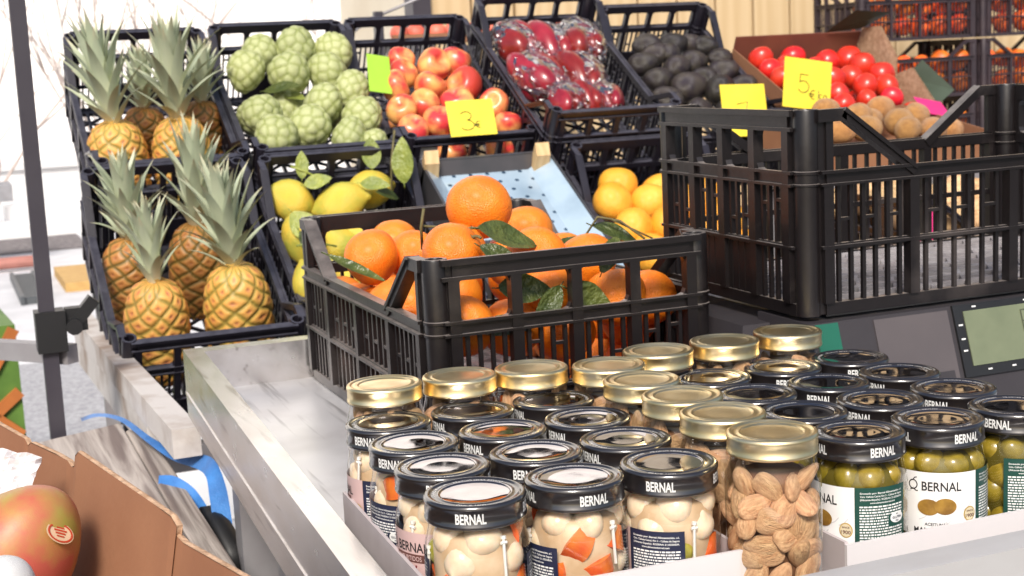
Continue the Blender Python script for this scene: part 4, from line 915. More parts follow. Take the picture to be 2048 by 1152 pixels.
card('yellow price card reading 3 euro stuck in the apples', card_m, (1.028, 2.775, .232), .103, .075, (R(-18), 0, R(3)), three + euro)
card('yellow price card reading 5 euro a kilo before the tomatoes', card_m, (1.772, 2.70, .243), .124, .108, (R(-6), R(9), R(2)), five + euro + kg)
card('yellow price card reading 7 standing in the avocado crate', card_m, (1.655, 2.752, .19), .115, .115, (R(-12), R(2), R(3)), seven)
card('blank lime green card standing behind the apples beside the custard apples', green_card, (.897, 2.98, .325), .055, .085, (R(-20), R(10), R(12)), None, None)
card('magenta card lying behind the kiwis', pink_card, (2.045, 2.60, .215), .075, .06, (R(-55), R(12), 0), None, None)
card('magenta card leaning low behind the empty crate', pink_card, (1.585, 2.02, -.02), .05, .19, (R(-14), R(-8), 0), None, None)
card('small white card tucked below the yellow card at the apple crate front', white_board, (.935, 2.83, .16), .05, .06, (R(20), 0, 0), None, None)

# ------------------------------------------------------------------ tomatoes, kiwis, potatoes
Ft = frame(2.03, 2.80, .20, 25)
t = thing('tomato_box', 'brown cardboard box of tomatoes with dark green torn flaps', 'cardboard box', Ft.translation, (R(25), 0, 0))
b = MB(); b.box(-.19, .17, .36, .364, -.09, .060); obj('back_panel', b.mesh('back_panel', dark_kraft), t)
b = MB(); b.box(-.19, .17, 0, .359, -.094, -.09); obj('bottom_panel', b.mesh('bottom_panel', kraft), t)
b = MB(); b.box(-.19, .17, -.004, 0, -.094, .0); obj('front_panel', b.mesh('front_panel', kraft), t)
b = MB(); b.box(-.194, -.191, 0, .36, -.094, .03); obj('side_panel', b.mesh('side_panel', kraft), t)
b = MB(); b.add([(.171, 0, -.094), (.171, .36, -.094), (.171, .36, .07), (.175, .30, .10), (.175, .21, .06), (.172, .19, .02), (.174, .14, .06), (.172, .02, .02)], [tuple(range(8))]); b.add([(.176, 0, -.094), (.176, .36, -.094), (.176, .36, .07), (.18, .30, .10), (.18, .21, .06), (.177, .19, .02), (.179, .14, .06), (.177, .02, .02)], [tuple(range(8))[::-1]])
obj('side_panel', b.mesh('side_panel', kraft_edge), t, label='torn side panel')
b = MB(); b.add([(.06, .357, .062), (.168, .357, .07), (.20, .30, .135), (.10, .31, .14)], [(0, 1, 2, 3)]); obj('flap', b.mesh('flap', green_board), t)
b = MB(); b.add([(.186, .17, .02), (.188, .04, .0), (.25, .06, .035), (.215, .16, .07)], [(0, 1, 2, 3)])
obj('flap', b.mesh('flap', green_board), t)
tom = [(-0.152,0.295,0.030,0.0313),(-0.160,0.235,0.030,0.0275),(-0.158,0.185,0.030,0.0270),(-0.031,0.160,0.030,0.0321),(0.041,0.190,0.020,0.0280),(0.091,0.222,0.030,0.0329),(0.115,0.168,0.030,0.0327),(0.035,0.118,0.030,0.0296),(-0.064,0.085,0.030,0.0256),(-0.081,0.035,0.030,0.0276),(0.090,0.110,0.030,0.0286),(0.065,0.050,0.030,0.0250),(-0.010,0.045,0.030,0.0255),(-0.080,0.200,0.030,0.0298),(-0.131,0.144,0.030,0.0293),(-0.134,0.061,0.030,0.0253),(.0,.1,-.03,.03),(.1,.06,-.03,.03),(-.1,.1,-.03,.03),(.06,.16,-.03,.03),(-.10,.25,.02,.031),(.12,.03,.0,.026),(-.15,.11,.02,.028),(-.03,.24,.02,.031),(.03,.28,.02,.032),(-.05,.31,.02,.031),(.10,.29,.02,.031)]
fill('tomato', 'tomato', TOM, Ft, tom, 'glossy red tomato, %s of the tomato box', 'tomatoes in their box', 1.02, 'any', 5)
Fk = frame(1.9, 2.45, .2, 10)
t = thing('kiwi_tray', 'shallow cardboard tray heaped with kiwis before the tomatoes', 'tray', Fk.translation, (R(10), 0, 0))
b = MB(); b.box(-.24, .14, -.03, .26, -.075, -.070); b.box(-.24, .14, -.034, -.030, -.075, -.015); b.box(-.244, -.24, -.03, .26, -.075, -.015); b.box(.14, .144, -.03, .26, -.075, -.01); b.box(-.24, .14, .26, .264, -.075, -.01); obj('body', b.mesh('body', kraft), t)
kiwi = [(-0.100,0.222,0.000,0.0280),(-0.083,0.130,0.000,0.0310),(0.022,0.195,0.000,0.0310),(-0.016,0.075,0.0,0.0300),(0.057,0.115,0.000,0.0290),(-0.130,0.026,0.000,0.0290),(-0.193,0.031,0.0,0.0290),(-0.050,0.0,0.0,0.0280),(-.17,.12,-.005,.029),(.03,.02,-.01,.029),(-.03,.16,-.015,.029),(.095,.05,-.02,.028),(.1,.18,-.02,.028),(-.17,.2,-.02,.028)]
fill('kiwi', 'kiwi', KIWI, Fk, kiwi, 'brown fuzzy kiwi, %s of its tray', 'kiwis in their tray', .95, lambda rr, k, i: quat_z((rr.choice((-1, 1)), rr.uniform(-.5, .5), rr.uniform(-.15, .15)), rr.uniform(0, 6)), 4)
crate('black', 'black crate of potatoes behind the empty crate', (1.60, 2.25, -.10), (0, 0, -PI / 2), None)
Fp = Matrix.Translation((1.85, 2.25, .0))
pot = []
rr = random.Random(11)
for j in range(4):
    for i in range(7): pot.append((-.21 + .07 * i + rr.uniform(-.01, .01), -.105 + .07 * j + rr.uniform(-.01, .01), .06 + rr.uniform(-.012, .014) + (.02 if j in (1, 2) else 0), .033 + rr.uniform(-.004, .004)))
fill('potato', 'potato', POT, Fp, pot, 'tan potato, %s of its crate', 'potatoes in their crate', 1.0, lambda rr, k, i: quat_z((rr.uniform(-1, 1), rr.uniform(-.6, .6), rr.uniform(-.3, .3)), rr.uniform(0, 6)), 4)
pot2 = [(-.21 + .07 * i, -.115, -.03, .034) for i in range(7)]
for k, p in enumerate(pot2): single('potato', POT[k % 3], 'tan potato behind the front slats low in its crate, %s from the left' % ORD[k], 'potato', Fp @ Vector(p[:3]), quat_z((1, .3 * (k % 3), .2), k), 'potatoes in their crate', p[3])
# yellow lattice basket seen between the front crate and the scale
b = MB()
for k in range(9): b.box(1.06 + .018 * k, 1.066 + .018 * k, 1.9, 1.906, -.06, .035)
for z in (-.06, -.02, .028): b.box(1.05, 1.22, 1.896, 1.8999, z, z + .008)
b.box(1.05, 1.22, 1.9065, 2.02, -.064, -.058); b.box(1.215, 1.22, 1.907, 2.02, -.05, .035)
single('yellow_basket', b.mesh('yellow_basket', yellow_net), 'yellow plastic lattice basket behind the dark scale', 'basket')

# crates of deep orange fruit stacked at the far right
for c in range(2):
    for l in range(5):
        zz = .17 - .205 + .205 * (l - 1)
        xx = 3.03 + .52 * c + (.0 if l % 2 else .004)
        crate('far', 'dark crate of deep orange fruit, %s column of the far stack, level %s' % (('left', 'right')[c], ('one', 'two', 'three', 'four', 'five')[l]), (xx, 4.42, zz), (0, 0, -PI / 2), 'crates stacked by the hut', floor=l > 0)
        if l < 1: continue
        k = 0
        for j in range(2):
            for i in range(6):
                x = xx + .05 + .08 * i + random.uniform(-.008, .008); 
                single('far_orange', FARO, 'deep orange round fruit behind dark slats in the far stacked crates', 'orange', (x, 4.42 - .108 + .0 * j + random.uniform(0, .012), zz + .05 + .072 * j + random.uniform(-.006, .006)), (random.uniform(0, 3), random.uniform(0, 3), 0), 'deep orange fruit in the far stack', .038 + random.uniform(-.003, .003))
# small fruit row on a far table
b = MB(); b.box(1.42, 2.1, 4.55, 4.85, .445, .452); b.box(1.42, 2.1, 4.55, 4.554, .452, .475); tq = thing('far_fruit_tray', 'shallow tray of pink red fruit seen above the apple crate', 'tray', (0, 0, 0)); obj('body', b.mesh('body', kraft), tq)
for x in (1.46, 2.06):
    b = MB(); b.box(x - .015, x + .015, 4.68, 4.71, -.85, .4449); obj('leg', b.mesh('leg', pole_m), tq)
peach_m = mk('pink red peach', (.80, .22, .13), .5, (.74, .12, .08), 14, rand=.12)
PEACH = lathe_mesh('peach', ell(10, .95), peach_m, 18, .02, 1)
for k in range(10): single('peach', PEACH, 'pink red round fruit in the far tray above the apple crate', 'peach', (1.46 + .066 * k, 4.60 + (k % 2) * .03, .48), (0, 0, k), 'pink red fruit in the far tray', .032)

# ------------------------------------------------------------------ scale
t = thing('shop_scale', 'dark grey shop scale with green grey display under the empty crate', 'scale', (0, 0, 0))
b = MB(); b.box(.80, 1.32, 1.26, 1.50, .004, .088); b.add([(.70, 1.20, .002), (.80, 1.20, .002), (.80, 1.50, .002), (.70, 1.50, .002), (.735, 1.24, .108), (.80, 1.24, .108), (.80, 1.50, .108), (.735, 1.50, .108)], [(3, 2, 1, 0), (4, 5, 6, 7), (0, 1, 5, 4), (1, 2, 6, 5), (2, 3, 7, 6), (3, 0, 4, 7)]); obj('body', b.mesh('body', scale_m), t)
CX0, CX1 = .766, 1.32
def slope(y, z): return (y, z)
P0, P1 = (1.132, .004), (1.168, .1165)     # console slope from foot to top (y, z)
b = MB(); V = []
for x in (CX0, CX1): V += [(x, P0[0], P0[1]), (x, P1[0], P1[1]), (x, 1.262, .1165), (x, 1.262, .004)]
b.add(V, [(0, 1, 2, 3), (7, 6, 5, 4), (0, 4, 5, 1), (1, 5, 6, 2), (2, 6, 7, 3), (3, 7, 4, 0)]); cons = obj('console', b.mesh('console', scale_m), t)
sv = Vector((0, P1[0] - P0[0], P1[1] - P0[1])); sl_ = sv.length; sv.normalize(); sn = Vector((0, -sv.z, sv.y))
def pan(x0, x1, a, c, off, mat, name, par):
    b = MB(); q = [Vector((x, P0[0], P0[1])) + sv * (sl_ * u) + sn * off for x, u in ((x0, a), (x1, a), (x1, c), (x0, c))]; q2 = [p - sn * (off * .95) for p in q]
    b.add(q + q2, [(0, 1, 2, 3), (0, 4, 5, 1), (1, 5, 6, 2), (2, 6, 7, 3), (3, 7, 4, 0)]); return obj(name, b.mesh(name, mat), par)
pan(.838, .926, .30, .97, .0015, scale_lt, 'fascia', cons); pan(.845, .920, .06, .46, .0028, scale_m, 'keypad', cons)
bez = pan(.932, 1.07, .38, 1.0, .003, blackrub, 'display', t); pan(.943, 1.035, .47, .94, .0042, lcd_m, 'screen', bez)
pan(.771, .797, .50, .99, .0016, green_tag, 'sticker', t)
b = MB(); b.box(.80, 1.35, 1.19, 1.50, .1172, .1208); obj('pan', b.mesh('pan', steel_m), t)
b = MB()
for (x, u) in ((.935, .82), (.935, .70), (.935, .60), (.955, .965), (.96, .42), (.99, .42), (1.02, .965)):
    b = MB(); q = Vector((x, P0[0], P0[1])) + sv * (sl_ * u) + sn * .0036; b.add([q, q + Vector((.005, 0, 0)), q + Vector((.005, 0, 0)) + sv * .0015, q + sv * .0015], [(0, 1, 2, 3)])
    obj('tick_print', b.mesh('tick_print', white_print), bez)

b = MB()
def seg(x0, u0, x1, u1, w_=.0011):
    q = [Vector((x, P0[0], P0[1])) + sv * (sl_ * u) + sn * .0048 for x, u in ((x0, u0), (x1, u0), (x1, u1), (x0, u1))]; b.add(q, [(0, 1, 2, 3)])
for u in (.70, .79, .885): seg(1.014, u, 1.024, u + .008)
seg(1.0125, .70, 1.0137, .893); seg(1.0243, .70, 1.0255, .893)
obj('segment_print', b.mesh('segment_print', mk('faint display segment', (.06, .07, .04), .4)), bez)
# ------------------------------------------------------------------ jars
JR, JH, LR = .0354, .1000, .0345
def lid_mesh(name, mat, rad, h, bead=1.0):
    k = rad / .0345
    prof = [(.0325 * k, 0), (.0340 * k, .0002), (.0345 * k, .0012), (.0345 * k, .0024), (.0340 * k, .003), (.0340 * k, h - .0042), (.0345 * k, h - .0033), (.0345 * k, h - .0022), (.0340 * k, h - .0009), (.0330 * k, h - .0002), (.0318 * k, h), (.0308 * k, h - .0003), (.0302 * k, h - .0009), (.0298 * k, h - .0012), (.0262 * k, h - .0012), (.0256 * k, h - .0008), (.0248 * k, h - .0006), (.0240 * k, h - .0009), (.0234 * k, h - .0015), (.0228 * k, h - .0017), (.012 * k, h - .0016), (.0001, h - .0015)]
    b = MB(); b.lathe(prof, 72); me = smooth_by_angle(b.mesh(name, mat), 60)
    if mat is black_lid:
        me.materials.append(lid_top_glare)
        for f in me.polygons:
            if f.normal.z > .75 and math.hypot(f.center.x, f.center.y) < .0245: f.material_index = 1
    return me
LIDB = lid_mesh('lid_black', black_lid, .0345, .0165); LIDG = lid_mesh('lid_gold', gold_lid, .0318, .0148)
b = MB(); cyl_text(b, 'BERNAL', .0066, .03412, 0, .0079, .026, .0205)
LIDTXT = b.mesh('lid_lettering', white_print)
RINGTXT = []
for tx, sp in (('OLIVES AND PICKLES', 1.25), ('SINCE 1900', 1.25), ('PREMIUM QUALITY', 1.1)):
    b = MB(); ring_text(b, tx, .0022, .0279, 0, .01545, .012, False, sp); RINGTXT.append(b.mesh('ring_lettering', silver_print))
def glass_mesh(name, R0, H, neck, hl):
    pr = [(.0001, .004), (R0 * .72, .0035), (R0 * .86, .0008), (R0 * .95, .0022), (R0 * .995, .007), (R0, .012), (R0, H - hl - .021), (R0 * .985, H - hl - .015), (R0 * .94, H - hl - .0095), (neck * 1.01, H - hl - .005), (neck, H - hl - .002), (neck, H - hl + .004)]
    b = MB(); b.lathe(pr, 64); return b.mesh(name, glass, True)
GL = glass_mesh('glass_pickle', JR, .1000, .0322, .0165); GA = glass_mesh('glass_almond', .0335, .1213, .0300, .0148)
b = MB(); b.lathe([(.0001, .006), (.026, .006), (.0298, .010), (.0298, .066), (.027, .074), (.022, .077), (.0001, .077)], 32); BRINE = b.mesh('brine_core', brine, True)
c = BRINE.copy(); c.materials.clear(); c.materials.append(olive_brine); BRINEO = c
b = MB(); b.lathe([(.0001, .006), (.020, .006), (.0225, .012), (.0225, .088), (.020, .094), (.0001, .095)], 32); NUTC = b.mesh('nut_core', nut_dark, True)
ON = [lathe_mesh('pearl_onion%d' % i, ell(14, .97, lambda t: 1, lambda t: .12 * math.exp(-((t - PI / 2) / .25) ** 2)), onion_m, 24, .03, i) for i in range(2)]
OL = [lathe_mesh('olive%d' % i, ell(12, 1.18), olive_m, 20, .03, i) for i in range(2)]
OLC = [lathe_mesh('cocktail_olive%d' % i, ell(12, 1.18), olive_dk, 20, .03, i) for i in range(2)]
def strip(seed, L=.020, Wd=.013, th=.003):
    b = MB(); n = 8; rr = random.Random(seed)
    for k, zz in enumerate((-th / 2, th / 2)):
        pass
    V = []; F = []
    for i in range(n + 1):
        x = -L / 2 + L * i / n; w_ = Wd * (.75 + .25 * math.sin(PI * i / n)); bend = .25 * x * x / L * 4
        for yy in (-w_ / 2, w_ / 2):
            for zz in (-th / 2, th / 2): V.append((x, yy, zz - bend))
    for i in range(n):
        a = 4 * i; c = a + 4; F += [(a + 1, c + 1, c + 3, a + 3), (a, a + 2, c + 2, c), (a, c, c + 1, a + 1), (a + 2, a + 3, c + 3, c + 2)]
    F += [(0, 1, 3, 2), (4 * n, 4 * n + 2, 4 * n + 3, 4 * n + 1)]; b.add(V, F); return smooth_by_angle(b.mesh('pepper_piece%d' % seed, redpep_m), 50)
RP = [strip(i) for i in range(2)]
GH = lathe_mesh('gherkin_piece', [(.0001, -.0045), (.0085, -.0045), (.0098, -.003), (.0098, .003), (.0085, .0045), (.0001, .0045)], gherkin_m, 22)
b = MB(); b.tube([(0, 0, -.017), (0, 0, .012)], .0011, 6); b.tube([(-.0022, 0, .009), (.0022, 0, .009)], .0012, 6); b.tube([(0, 0, .0115), (0, 0, .0135)], .0018, 6); PICK = b.mesh('pick', pick_m)
def alm_mesh(seed):
    m_ = lathe_mesh('almond%d' % seed, [(max(1e-4, math.cos(t)) * (1 - .30 * math.sin(t)), math.sin(t) * 1.0) for t in [(-PI / 2 + PI * i2 / 14) for i2 in range(15)]], almond_m, 18, .04, seed)
    return m_
AM = [alm_mesh(i) for i in range(3)]
def polar(r, a, z): return (r * math.sin(a), -r * math.cos(a), z)
def label_set(jar, kind, th):
    """front panel centred at angle th (0 faces the front of the stall), fine print panels on both sides"""
    rr = JR + .0004; z0, z1 = (.012, .060) if kind == 'c' else (.0185, .0665)
    mF, mT = (cocktail_label, navy_label) if kind == 'c' else (white_label, green_label)
    key = 'front_panel_' + kind
    b = MB(); cyl_patch(b, rr, -R(50), R(50), z0, z1, 20); F_ = obj('label', CACHE(key, lambda: b.mesh(key, mF, True)), jar, (0, 0, 0), (0, 0, th))
    L1 = ['Envasado por: Bernal Alimentación, s.l.', 'Ctra. Callosa-Catral, Km 3 - Callosa de Segura', '(Alicante-España). RGSEAA 21.02260/A.', 'www.alimentosbernal.com']
    q = rr + .0003; a = 0
    def side():
        b = MB(); cyl_patch(b, rr, -R(33), R(33), z0, z1, 12); return b.mesh('text_panel', mT, True)
    def fine():
        b = MB()
        for i, s in enumerate(L1): cyl_text(b, s, .0013, q, a, z1 - .004 - .0024 * i, .015, .034 if i < 3 else .02)
        g2 = random.Random(5)
        for i in range(15):
            z = z1 - .0148 - .0021 * i; x = -.0175; lim = .0175 if not (4 <= i <= 7) else .004
            while x < lim:
                ww = g2.uniform(.0008, .0034); cyl_patch(b, q, a + x / q, a + min(x + ww, lim) / q, z, z + .0011, 1); x += ww + .0006
        return b.mesh('fine_print', white_print)
    def oval():
        b = MB(); cyl_ellipse(b, rr + .0004, .0118 / rr, z0 + .024, .0062, .0042); return b.mesh('gluten_badge', white_print)
    def ovt():
        b = MB(); a_ = .0118 / rr
        cyl_text(b, 'GLUTEN', .0016, rr + .0007, a_, z0 + .024, .02, .0088); cyl_text(b, 'SIN', .001, rr + .0007, a_, z0 + .0265, .015); cyl_text(b, 'FREE', .001, rr + .0007, a_, z0 + .0215, .015)
        return b.mesh('badge_lettering', navy_label)
    for side_ in (-1, 1):
        P_ = obj('text_panel', CACHE('tp' + kind, side), jar, (0, 0, 0), (0, 0, th + side_ * R(83.3)))
        obj('fine_print', CACHE('fp' + kind, fine), P_); obj('gluten_badge', CACHE('ov' + kind, oval), P_); obj('badge_lettering', CACHE('ovt' + kind, ovt), P_)
    def brand():
        b = MB(); q = rr + .0003
        cyl_text(b, 'BERNAL', .0068, q, .004 / q, z1 - .0105, .014, .029); return b.mesh('brand_lettering', ink_black)
    def emb():
        b = MB(); q = rr + .0003; c = [(-.0172 + .0032 * math.cos(R(a)), .0005 + .0034 * math.sin(R(a))) for a in range(-60, 301, 20)]; cyl_stroke(b, q, 0, z1 - .0105, c, .0008); cyl_stroke(b, q, 0, z1 - .0105, [(-.0195, -.0035), (-.0168, -.0028), (-.0148, -.0042), (-.0135, -.004)], .0008); cyl_stroke(b, q, 0, z1 - .0105, [(-.0172, .0039), (-.016, .0058), (-.0142, .0062)], .0007)
        return b.mesh('emblem_print', ink_black)
    def prod():
        b = MB(); q = rr + .0003
        cyl_text(b, 'ACEITUNAS' if kind == 'o' else 'SIN', .0022, q, .0, z0 + (.0085 if kind == 'o' else .003), .012)
        if kind == 'o': cyl_text(b, 'MANZANILLA', .0042, q, 0, z0 + .0035, .02, .033)
        return b.mesh('product_lettering', ink_black)
    obj('brand_lettering', CACHE('br' + kind, brand), F_); obj('emblem_print', CACHE('em' + kind, emb), F_); obj('product_lettering', CACHE('pr' + kind, prod), F_)
    if kind == 'o':
        def pic():
            b = MB(); cyl_ellipse(b, rr + .0004, -.0055 / rr, z0 + .0215, .0082, .0062); cyl_ellipse(b, rr + .0006, .0065 / rr, z0 + .0225, .0082, .0062); return b.mesh('olive_print', olive_print)
        obj('olive_print', CACHE('pico', pic), F_)
        def vein():
            b = MB()
            g2 = random.Random(3)
            for i in range(9):
                x = g2.uniform(-.024, .02); z = g2.uniform(.004, .036); cyl_stroke(b, rr + .0002, 0, z0 + z, [(x, 0), (x + .004, .002), (x + .007, .0055)], .0006)
            return b.mesh('leaf_vein_print', mk('pale grey print', (.60, .60, .61), .5))
        obj('leaf_vein_print', CACHE('veino', vein), F_)
    else:
        def band():
            b = MB(); cyl_patch(b, rr + .0003, -.013 / rr, .015 / rr, z1 - .0215, z1 - .0155, 8); return b.mesh('brown_band_print', brown_print)
        obj('brown_band_print', CACHE('bandc', band), F_)
        def bt():
            b = MB(); cyl_text(b, 'ENCURTIDOS', .0034, rr + .0006, .001 / rr, z1 - .0185, .012, .024); return b.mesh('band_lettering', cocktail_label)
        obj('band_lettering', CACHE('btc', bt), F_)
        def bowl():
            b = MB(); q = rr + .0003; n = 10
            V = [(-.0085 * math.cos(PI * i / n), -.0075 * math.sin(PI * i / n)) for i in range(n + 1)]
            b.add([(q * math.sin(x / q), -q * math.cos(x / q), z0 + .0245 + y) for x, y in V], [tuple(range(n + 1))]); return b.mesh('bowl_print', red_print)
        obj('bowl_print', CACHE('bowlc', bowl), F_)
        def sm():
            b = MB(); 
            for x in (-.008, 0, .008): cyl_ellipse(b, rr + .0003, x / rr, z0 + .010 + .002 * (x == 0), .0042, .0026)
            return b.mesh('pickle_print', brown_print)
        obj('pickle_print', CACHE('smc', sm), F_)
    def since():
        b = MB(); cyl_ellipse(b, rr + .0004, R(40), z0 + .0225, .0050, .0056); return b.mesh('since_badge', gold_print)
    obj('since_badge', CACHE('si', since), F_)
    def since2():
        b = MB(); cyl_ellipse(b, rr + .0006, R(40), z0 + .0225, .0042, .0048); return b.mesh('since_disc', mk('cream print', (.70, .60, .40), .5))
    obj('since_disc', CACHE('si2', since2), F_)
    def sincet():
        b = MB(); cyl_text(b, '1900', .0026, rr + .0009, R(40), z0 + .0212, .015, .0072); cyl_text(b, 'SINCE', .0013, rr + .0009, R(40), z0 + .0248, .012, .0056); return b.mesh('since_lettering', brown_print)
    obj('since_lettering', CACHE('sit', sincet), F_)
_c = {}
def CACHE(k, f):
    if k not in _c: _c[k] = f()
    return _c[k]
def rq(rr): return Quaternion((rr.gauss(0, 1), rr.gauss(0, 1), rr.gauss(0, 1), rr.gauss(0, 1))).normalized()
def jar(kind, label, x, y, lidrot, th=None, seed=0, full=True, group=None, spin=0.0):
    rr = random.Random(seed); off = -math.atan2(x, y); lidrot += off; spin += off
    if th is not None: th += off
    t = thing('pickle_jar' if kind == 'c' else 'olive_jar', label, 'jar', (x, y, .0016), (0, 0, 0), group)
    obj('glass', GL, t)
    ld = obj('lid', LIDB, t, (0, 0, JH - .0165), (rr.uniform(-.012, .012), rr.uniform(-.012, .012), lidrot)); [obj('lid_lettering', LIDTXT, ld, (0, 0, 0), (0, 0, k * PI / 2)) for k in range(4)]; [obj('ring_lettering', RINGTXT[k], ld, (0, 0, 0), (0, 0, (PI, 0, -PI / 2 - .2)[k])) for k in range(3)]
    obj('brine', BRINE if kind == 'c' else BRINEO, t)
    if th is not None: label_set(t, kind, th)
    lay = (0, 1, 2, 3) if full else (2, 3)
    if kind == 'c':
        if full:   # visible arrangement, angles measured from the front
            for j, z in enumerate((.014, .027, .041, .0575, .0715)):
                n = (6, 6, 6, 5, 5)[j]
                for k in range(n):
                    a = spin + 2 * PI * (k + .5 * (j % 2)) / n + rr.uniform(-.15, .15); q = rr.random()
                    if j == 4: typ = 'on' if q < .8 else 'rp'
                    elif j == 3: typ = 'on' if q < .72 else ('rp' if q < .9 else 'ol')
                    elif j == 2: typ = 'rp' if q < .48 else ('on' if q < .70 else 'ol')
                    elif j == 1: typ = 'ol' if q < .45 else ('rp' if q < .75 else 'gh')
                    else: typ = 'gh' if q < .4 else ('ol' if q < .75 else 'on')
                    r_ = .0345 if j < 4 else .0325
                    if typ == 'on': rad = .0136 + rr.uniform(-.0024, .0010); obj('pearl_onion', ON[k % 2], t, polar(r_ - rad - .0006, a, z), rq(rr), rad)
                    elif typ == 'ol': obj('olive', OLC[k % 2], t, polar(r_ - .0108, a, z), rq(rr), .0098)
                    elif typ == 'gh': obj('gherkin_slice', GH, t, polar(r_ - .0075, a, z), quat_z(polar(1, a, .2)), 1.1)
                    else: obj('pepper_piece', RP[k % 2], t, polar(r_ - .0042, a, z), quat_z(polar(1, a, rr.uniform(-.3, .3)), rr.uniform(-.8, .8)), rr.uniform(1.05, 1.4))
            for k in range(3): a = spin + .3 + k * 2.1; obj('cocktail_pick', PICK, t, polar(.0333, a, .058 + rr.uniform(-.008, .008)), (rr.uniform(-.15, .15), rr.uniform(-.15, .15), a))
        else:
            for k in range(7):
                a = 2 * PI * k / 7 + seed; obj('pearl_onion', ON[k % 2], t, polar(.022, a, .066), rq(rr), .0112)
            for k in range(2): obj('pepper_piece', RP[k], t, polar(.029, seed + k * 2, .052), quat_z(polar(1, seed + k * 2, 0), 1))
    else:
        for j, z in ((0, .017), (1, .034), (2, .051), (3, .068)) if full else ((3, .068),):
            n = 9 if j < 3 else 8
            for k in range(n):
                a = spin + 2 * PI * (k + .5 * (j % 2)) / n + rr.uniform(-.1, .1)
                obj('olive', OL[k % 2], t, polar(.0345 - .0118 - (.002 if j == 3 else 0), a, z + rr.uniform(-.002, .002)), rq(rr), .0105 + rr.uniform(-.0006, .0008))
    return t
ROWN = ['front row', 'second row', 'third row', 'back row']; CA = ['left', 'middle', 'right']; 
AYAW = R(1.63); AX, AY, BX, BY, JS = .311, .876, .611, .870, .0717
Aspec = {(0, 0): (R(-6), PI), (1, 0): (R(23), -R(138)), (2, 0): (R(-10), -R(101)), (0, 1): (R(-3), -R(50)), (0, 2): (R(-34), -R(130)), (0, 3): (R(55), -R(91)),
         (1, 1): (R(-12), None), (2, 1): (R(-50), None), (1, 2): (R(46), None), (2, 2): (R(44), None), (1, 3): (R(-58), None), (2, 3): (R(-62), None)}
for (i, j), (lr, th) in Aspec.items():
    full = j == 0 or i == 0
    jar('c', 'black lidded jar of cocktail pickles, %s in the %s of its tray' % (CA[i], ROWN[j]), AX + JS * (i * math.cos(AYAW) + j * math.sin(AYAW)), AY + JS * (j * math.cos(AYAW) - i * math.sin(AYAW)), lr, th, 10 * j + i, full, 'jars of cocktail pickles', {(0, 0): .25, (1, 0): .55, (2, 0): .2}.get((i, j), .1 * i + j))
Bspec = {(0, 0): (R(32), -R(55)), (1, 0): (R(38), R(-2)), (2, 0): (R(-20), R(105)), (0, 1): (R(50), None), (1, 1): (R(62), None), (2, 1): (R(-22), None), (0, 2): (R(20), None), (1, 2): (R(-14), None), (2, 2): (R(-35), None), (0, 3): (R(60), None), (1, 3): (R(8), None), (2, 3): (R(14), None)}
for (i, j), (lr, th) in Bspec.items():
    jar('o', 'black lidded jar of green olives, %s in the %s of its tray' % (CA[i], ROWN[j]), BX + JS * i, BY + JS * j, lr, th, 100 + 10 * j + i, j == 0, 'jars of green olives', .2 * i)
def almond_jar(label, x, y, seed, full):
    rr = random.Random(seed); t = thing('almond_jar', label, 'jar', (x, y, 0), (0, 0, 0), 'jars of almonds')
    obj('glass', GA, t); obj('lid', LIDG, t, (0, 0, .1213 - .0148), (0, 0, rr.uniform(0, 6)))
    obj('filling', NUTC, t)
    zs = [.013 + .0122 * k for k in range(7)] if full else [.068, .080, .090]
    for j, z in enumerate(zs):
        n = 9 if full else 8
        for k in range(n):
            a = 2 * PI * (k + .5 * (j % 2)) / n + rr.uniform(-.16, .16); out = (Vector(polar(1, a, 0)) + Vector((rr.gauss(0, .3), rr.gauss(0, .3), rr.gauss(0, .35)))).normalized()
            r_ = .0325 - .0054 - rr.uniform(0, .0022); r_ = min(r_, .0325 - .006) if z < .085 else .022
            q = quat_z(out, 0) @ Quaternion((0, 0, 1), rr.uniform(0, 2 * PI)) @ Quaternion((1, 0, 0), PI / 2)
            s = rr.uniform(.92, 1.12)
            obj('almond', AM[k % 3], t, polar(r_, a, z + rr.uniform(-.003, .003)), q, (.0088 * s, .0050 * s, .0132 * s))
almond_jar('gold lidded jar of almonds, the large one at the very front', .5196, .841, 1, True)
for k, (x, y) in enumerate(((.518, .906), (.5194, .970), (.5178, 1.036))): almond_jar('gold lidded jar of almonds, %s from the front between the two trays' % ORD[k + 1], x, y, 5 + k, False)
for k, (x, y) in enumerate(((.331, 1.144), (.396, 1.138), (.4596, 1.131), (.520, 1.1027), (.583, 1.132), (.6526, 1.135), (.723, 1.1395))): almond_jar('gold lidded jar of almonds, %s from the left in the back row before the crates' % ORD[k], x, y, 15 + k, False)
# cardboard trays
def board_tray(label, x0, x1, y0, y1, h, loc=(0, 0, 0), rz=0):
    t = thing('cardboard_tray', label, 'cardboard tray', loc, (0, 0, rz)); th = .0028
    b = MB(); b.box(x0, x1, y0, y1, .0004, .0014); obj('bottom', b.mesh('bottom', white_board), t)
    b = MB(); b.box(x0, x1, y0, y0 + th, .0015, h); obj('front_wall', b.mesh('front_wall', white_board), t)
    b = MB(); b.box(x0, x0 + th, y0 + th + .0002, y1, .0015, h + .0015); obj('side_wall', b.mesh('side_wall', pink_board), t)
    b = MB(); b.box(x1 - th, x1, y0 + th + .0002, y1, .0015, h + .001); obj('side_wall', b.mesh('side_wall', pink_board), t)
    b = MB(); b.box(x0 + th + .0002, x1 - th - .0002, y1 - th, y1, .0015, h); obj('back_wall', b.mesh('back_wall', pink_board), t)
board_tray('white cardboard tray holding the cocktail pickle jars', .2735 - AX, .4930 - AX, .8380 - AY, 1.1080 - AY, .042, (AX, AY, 0), -AYAW)
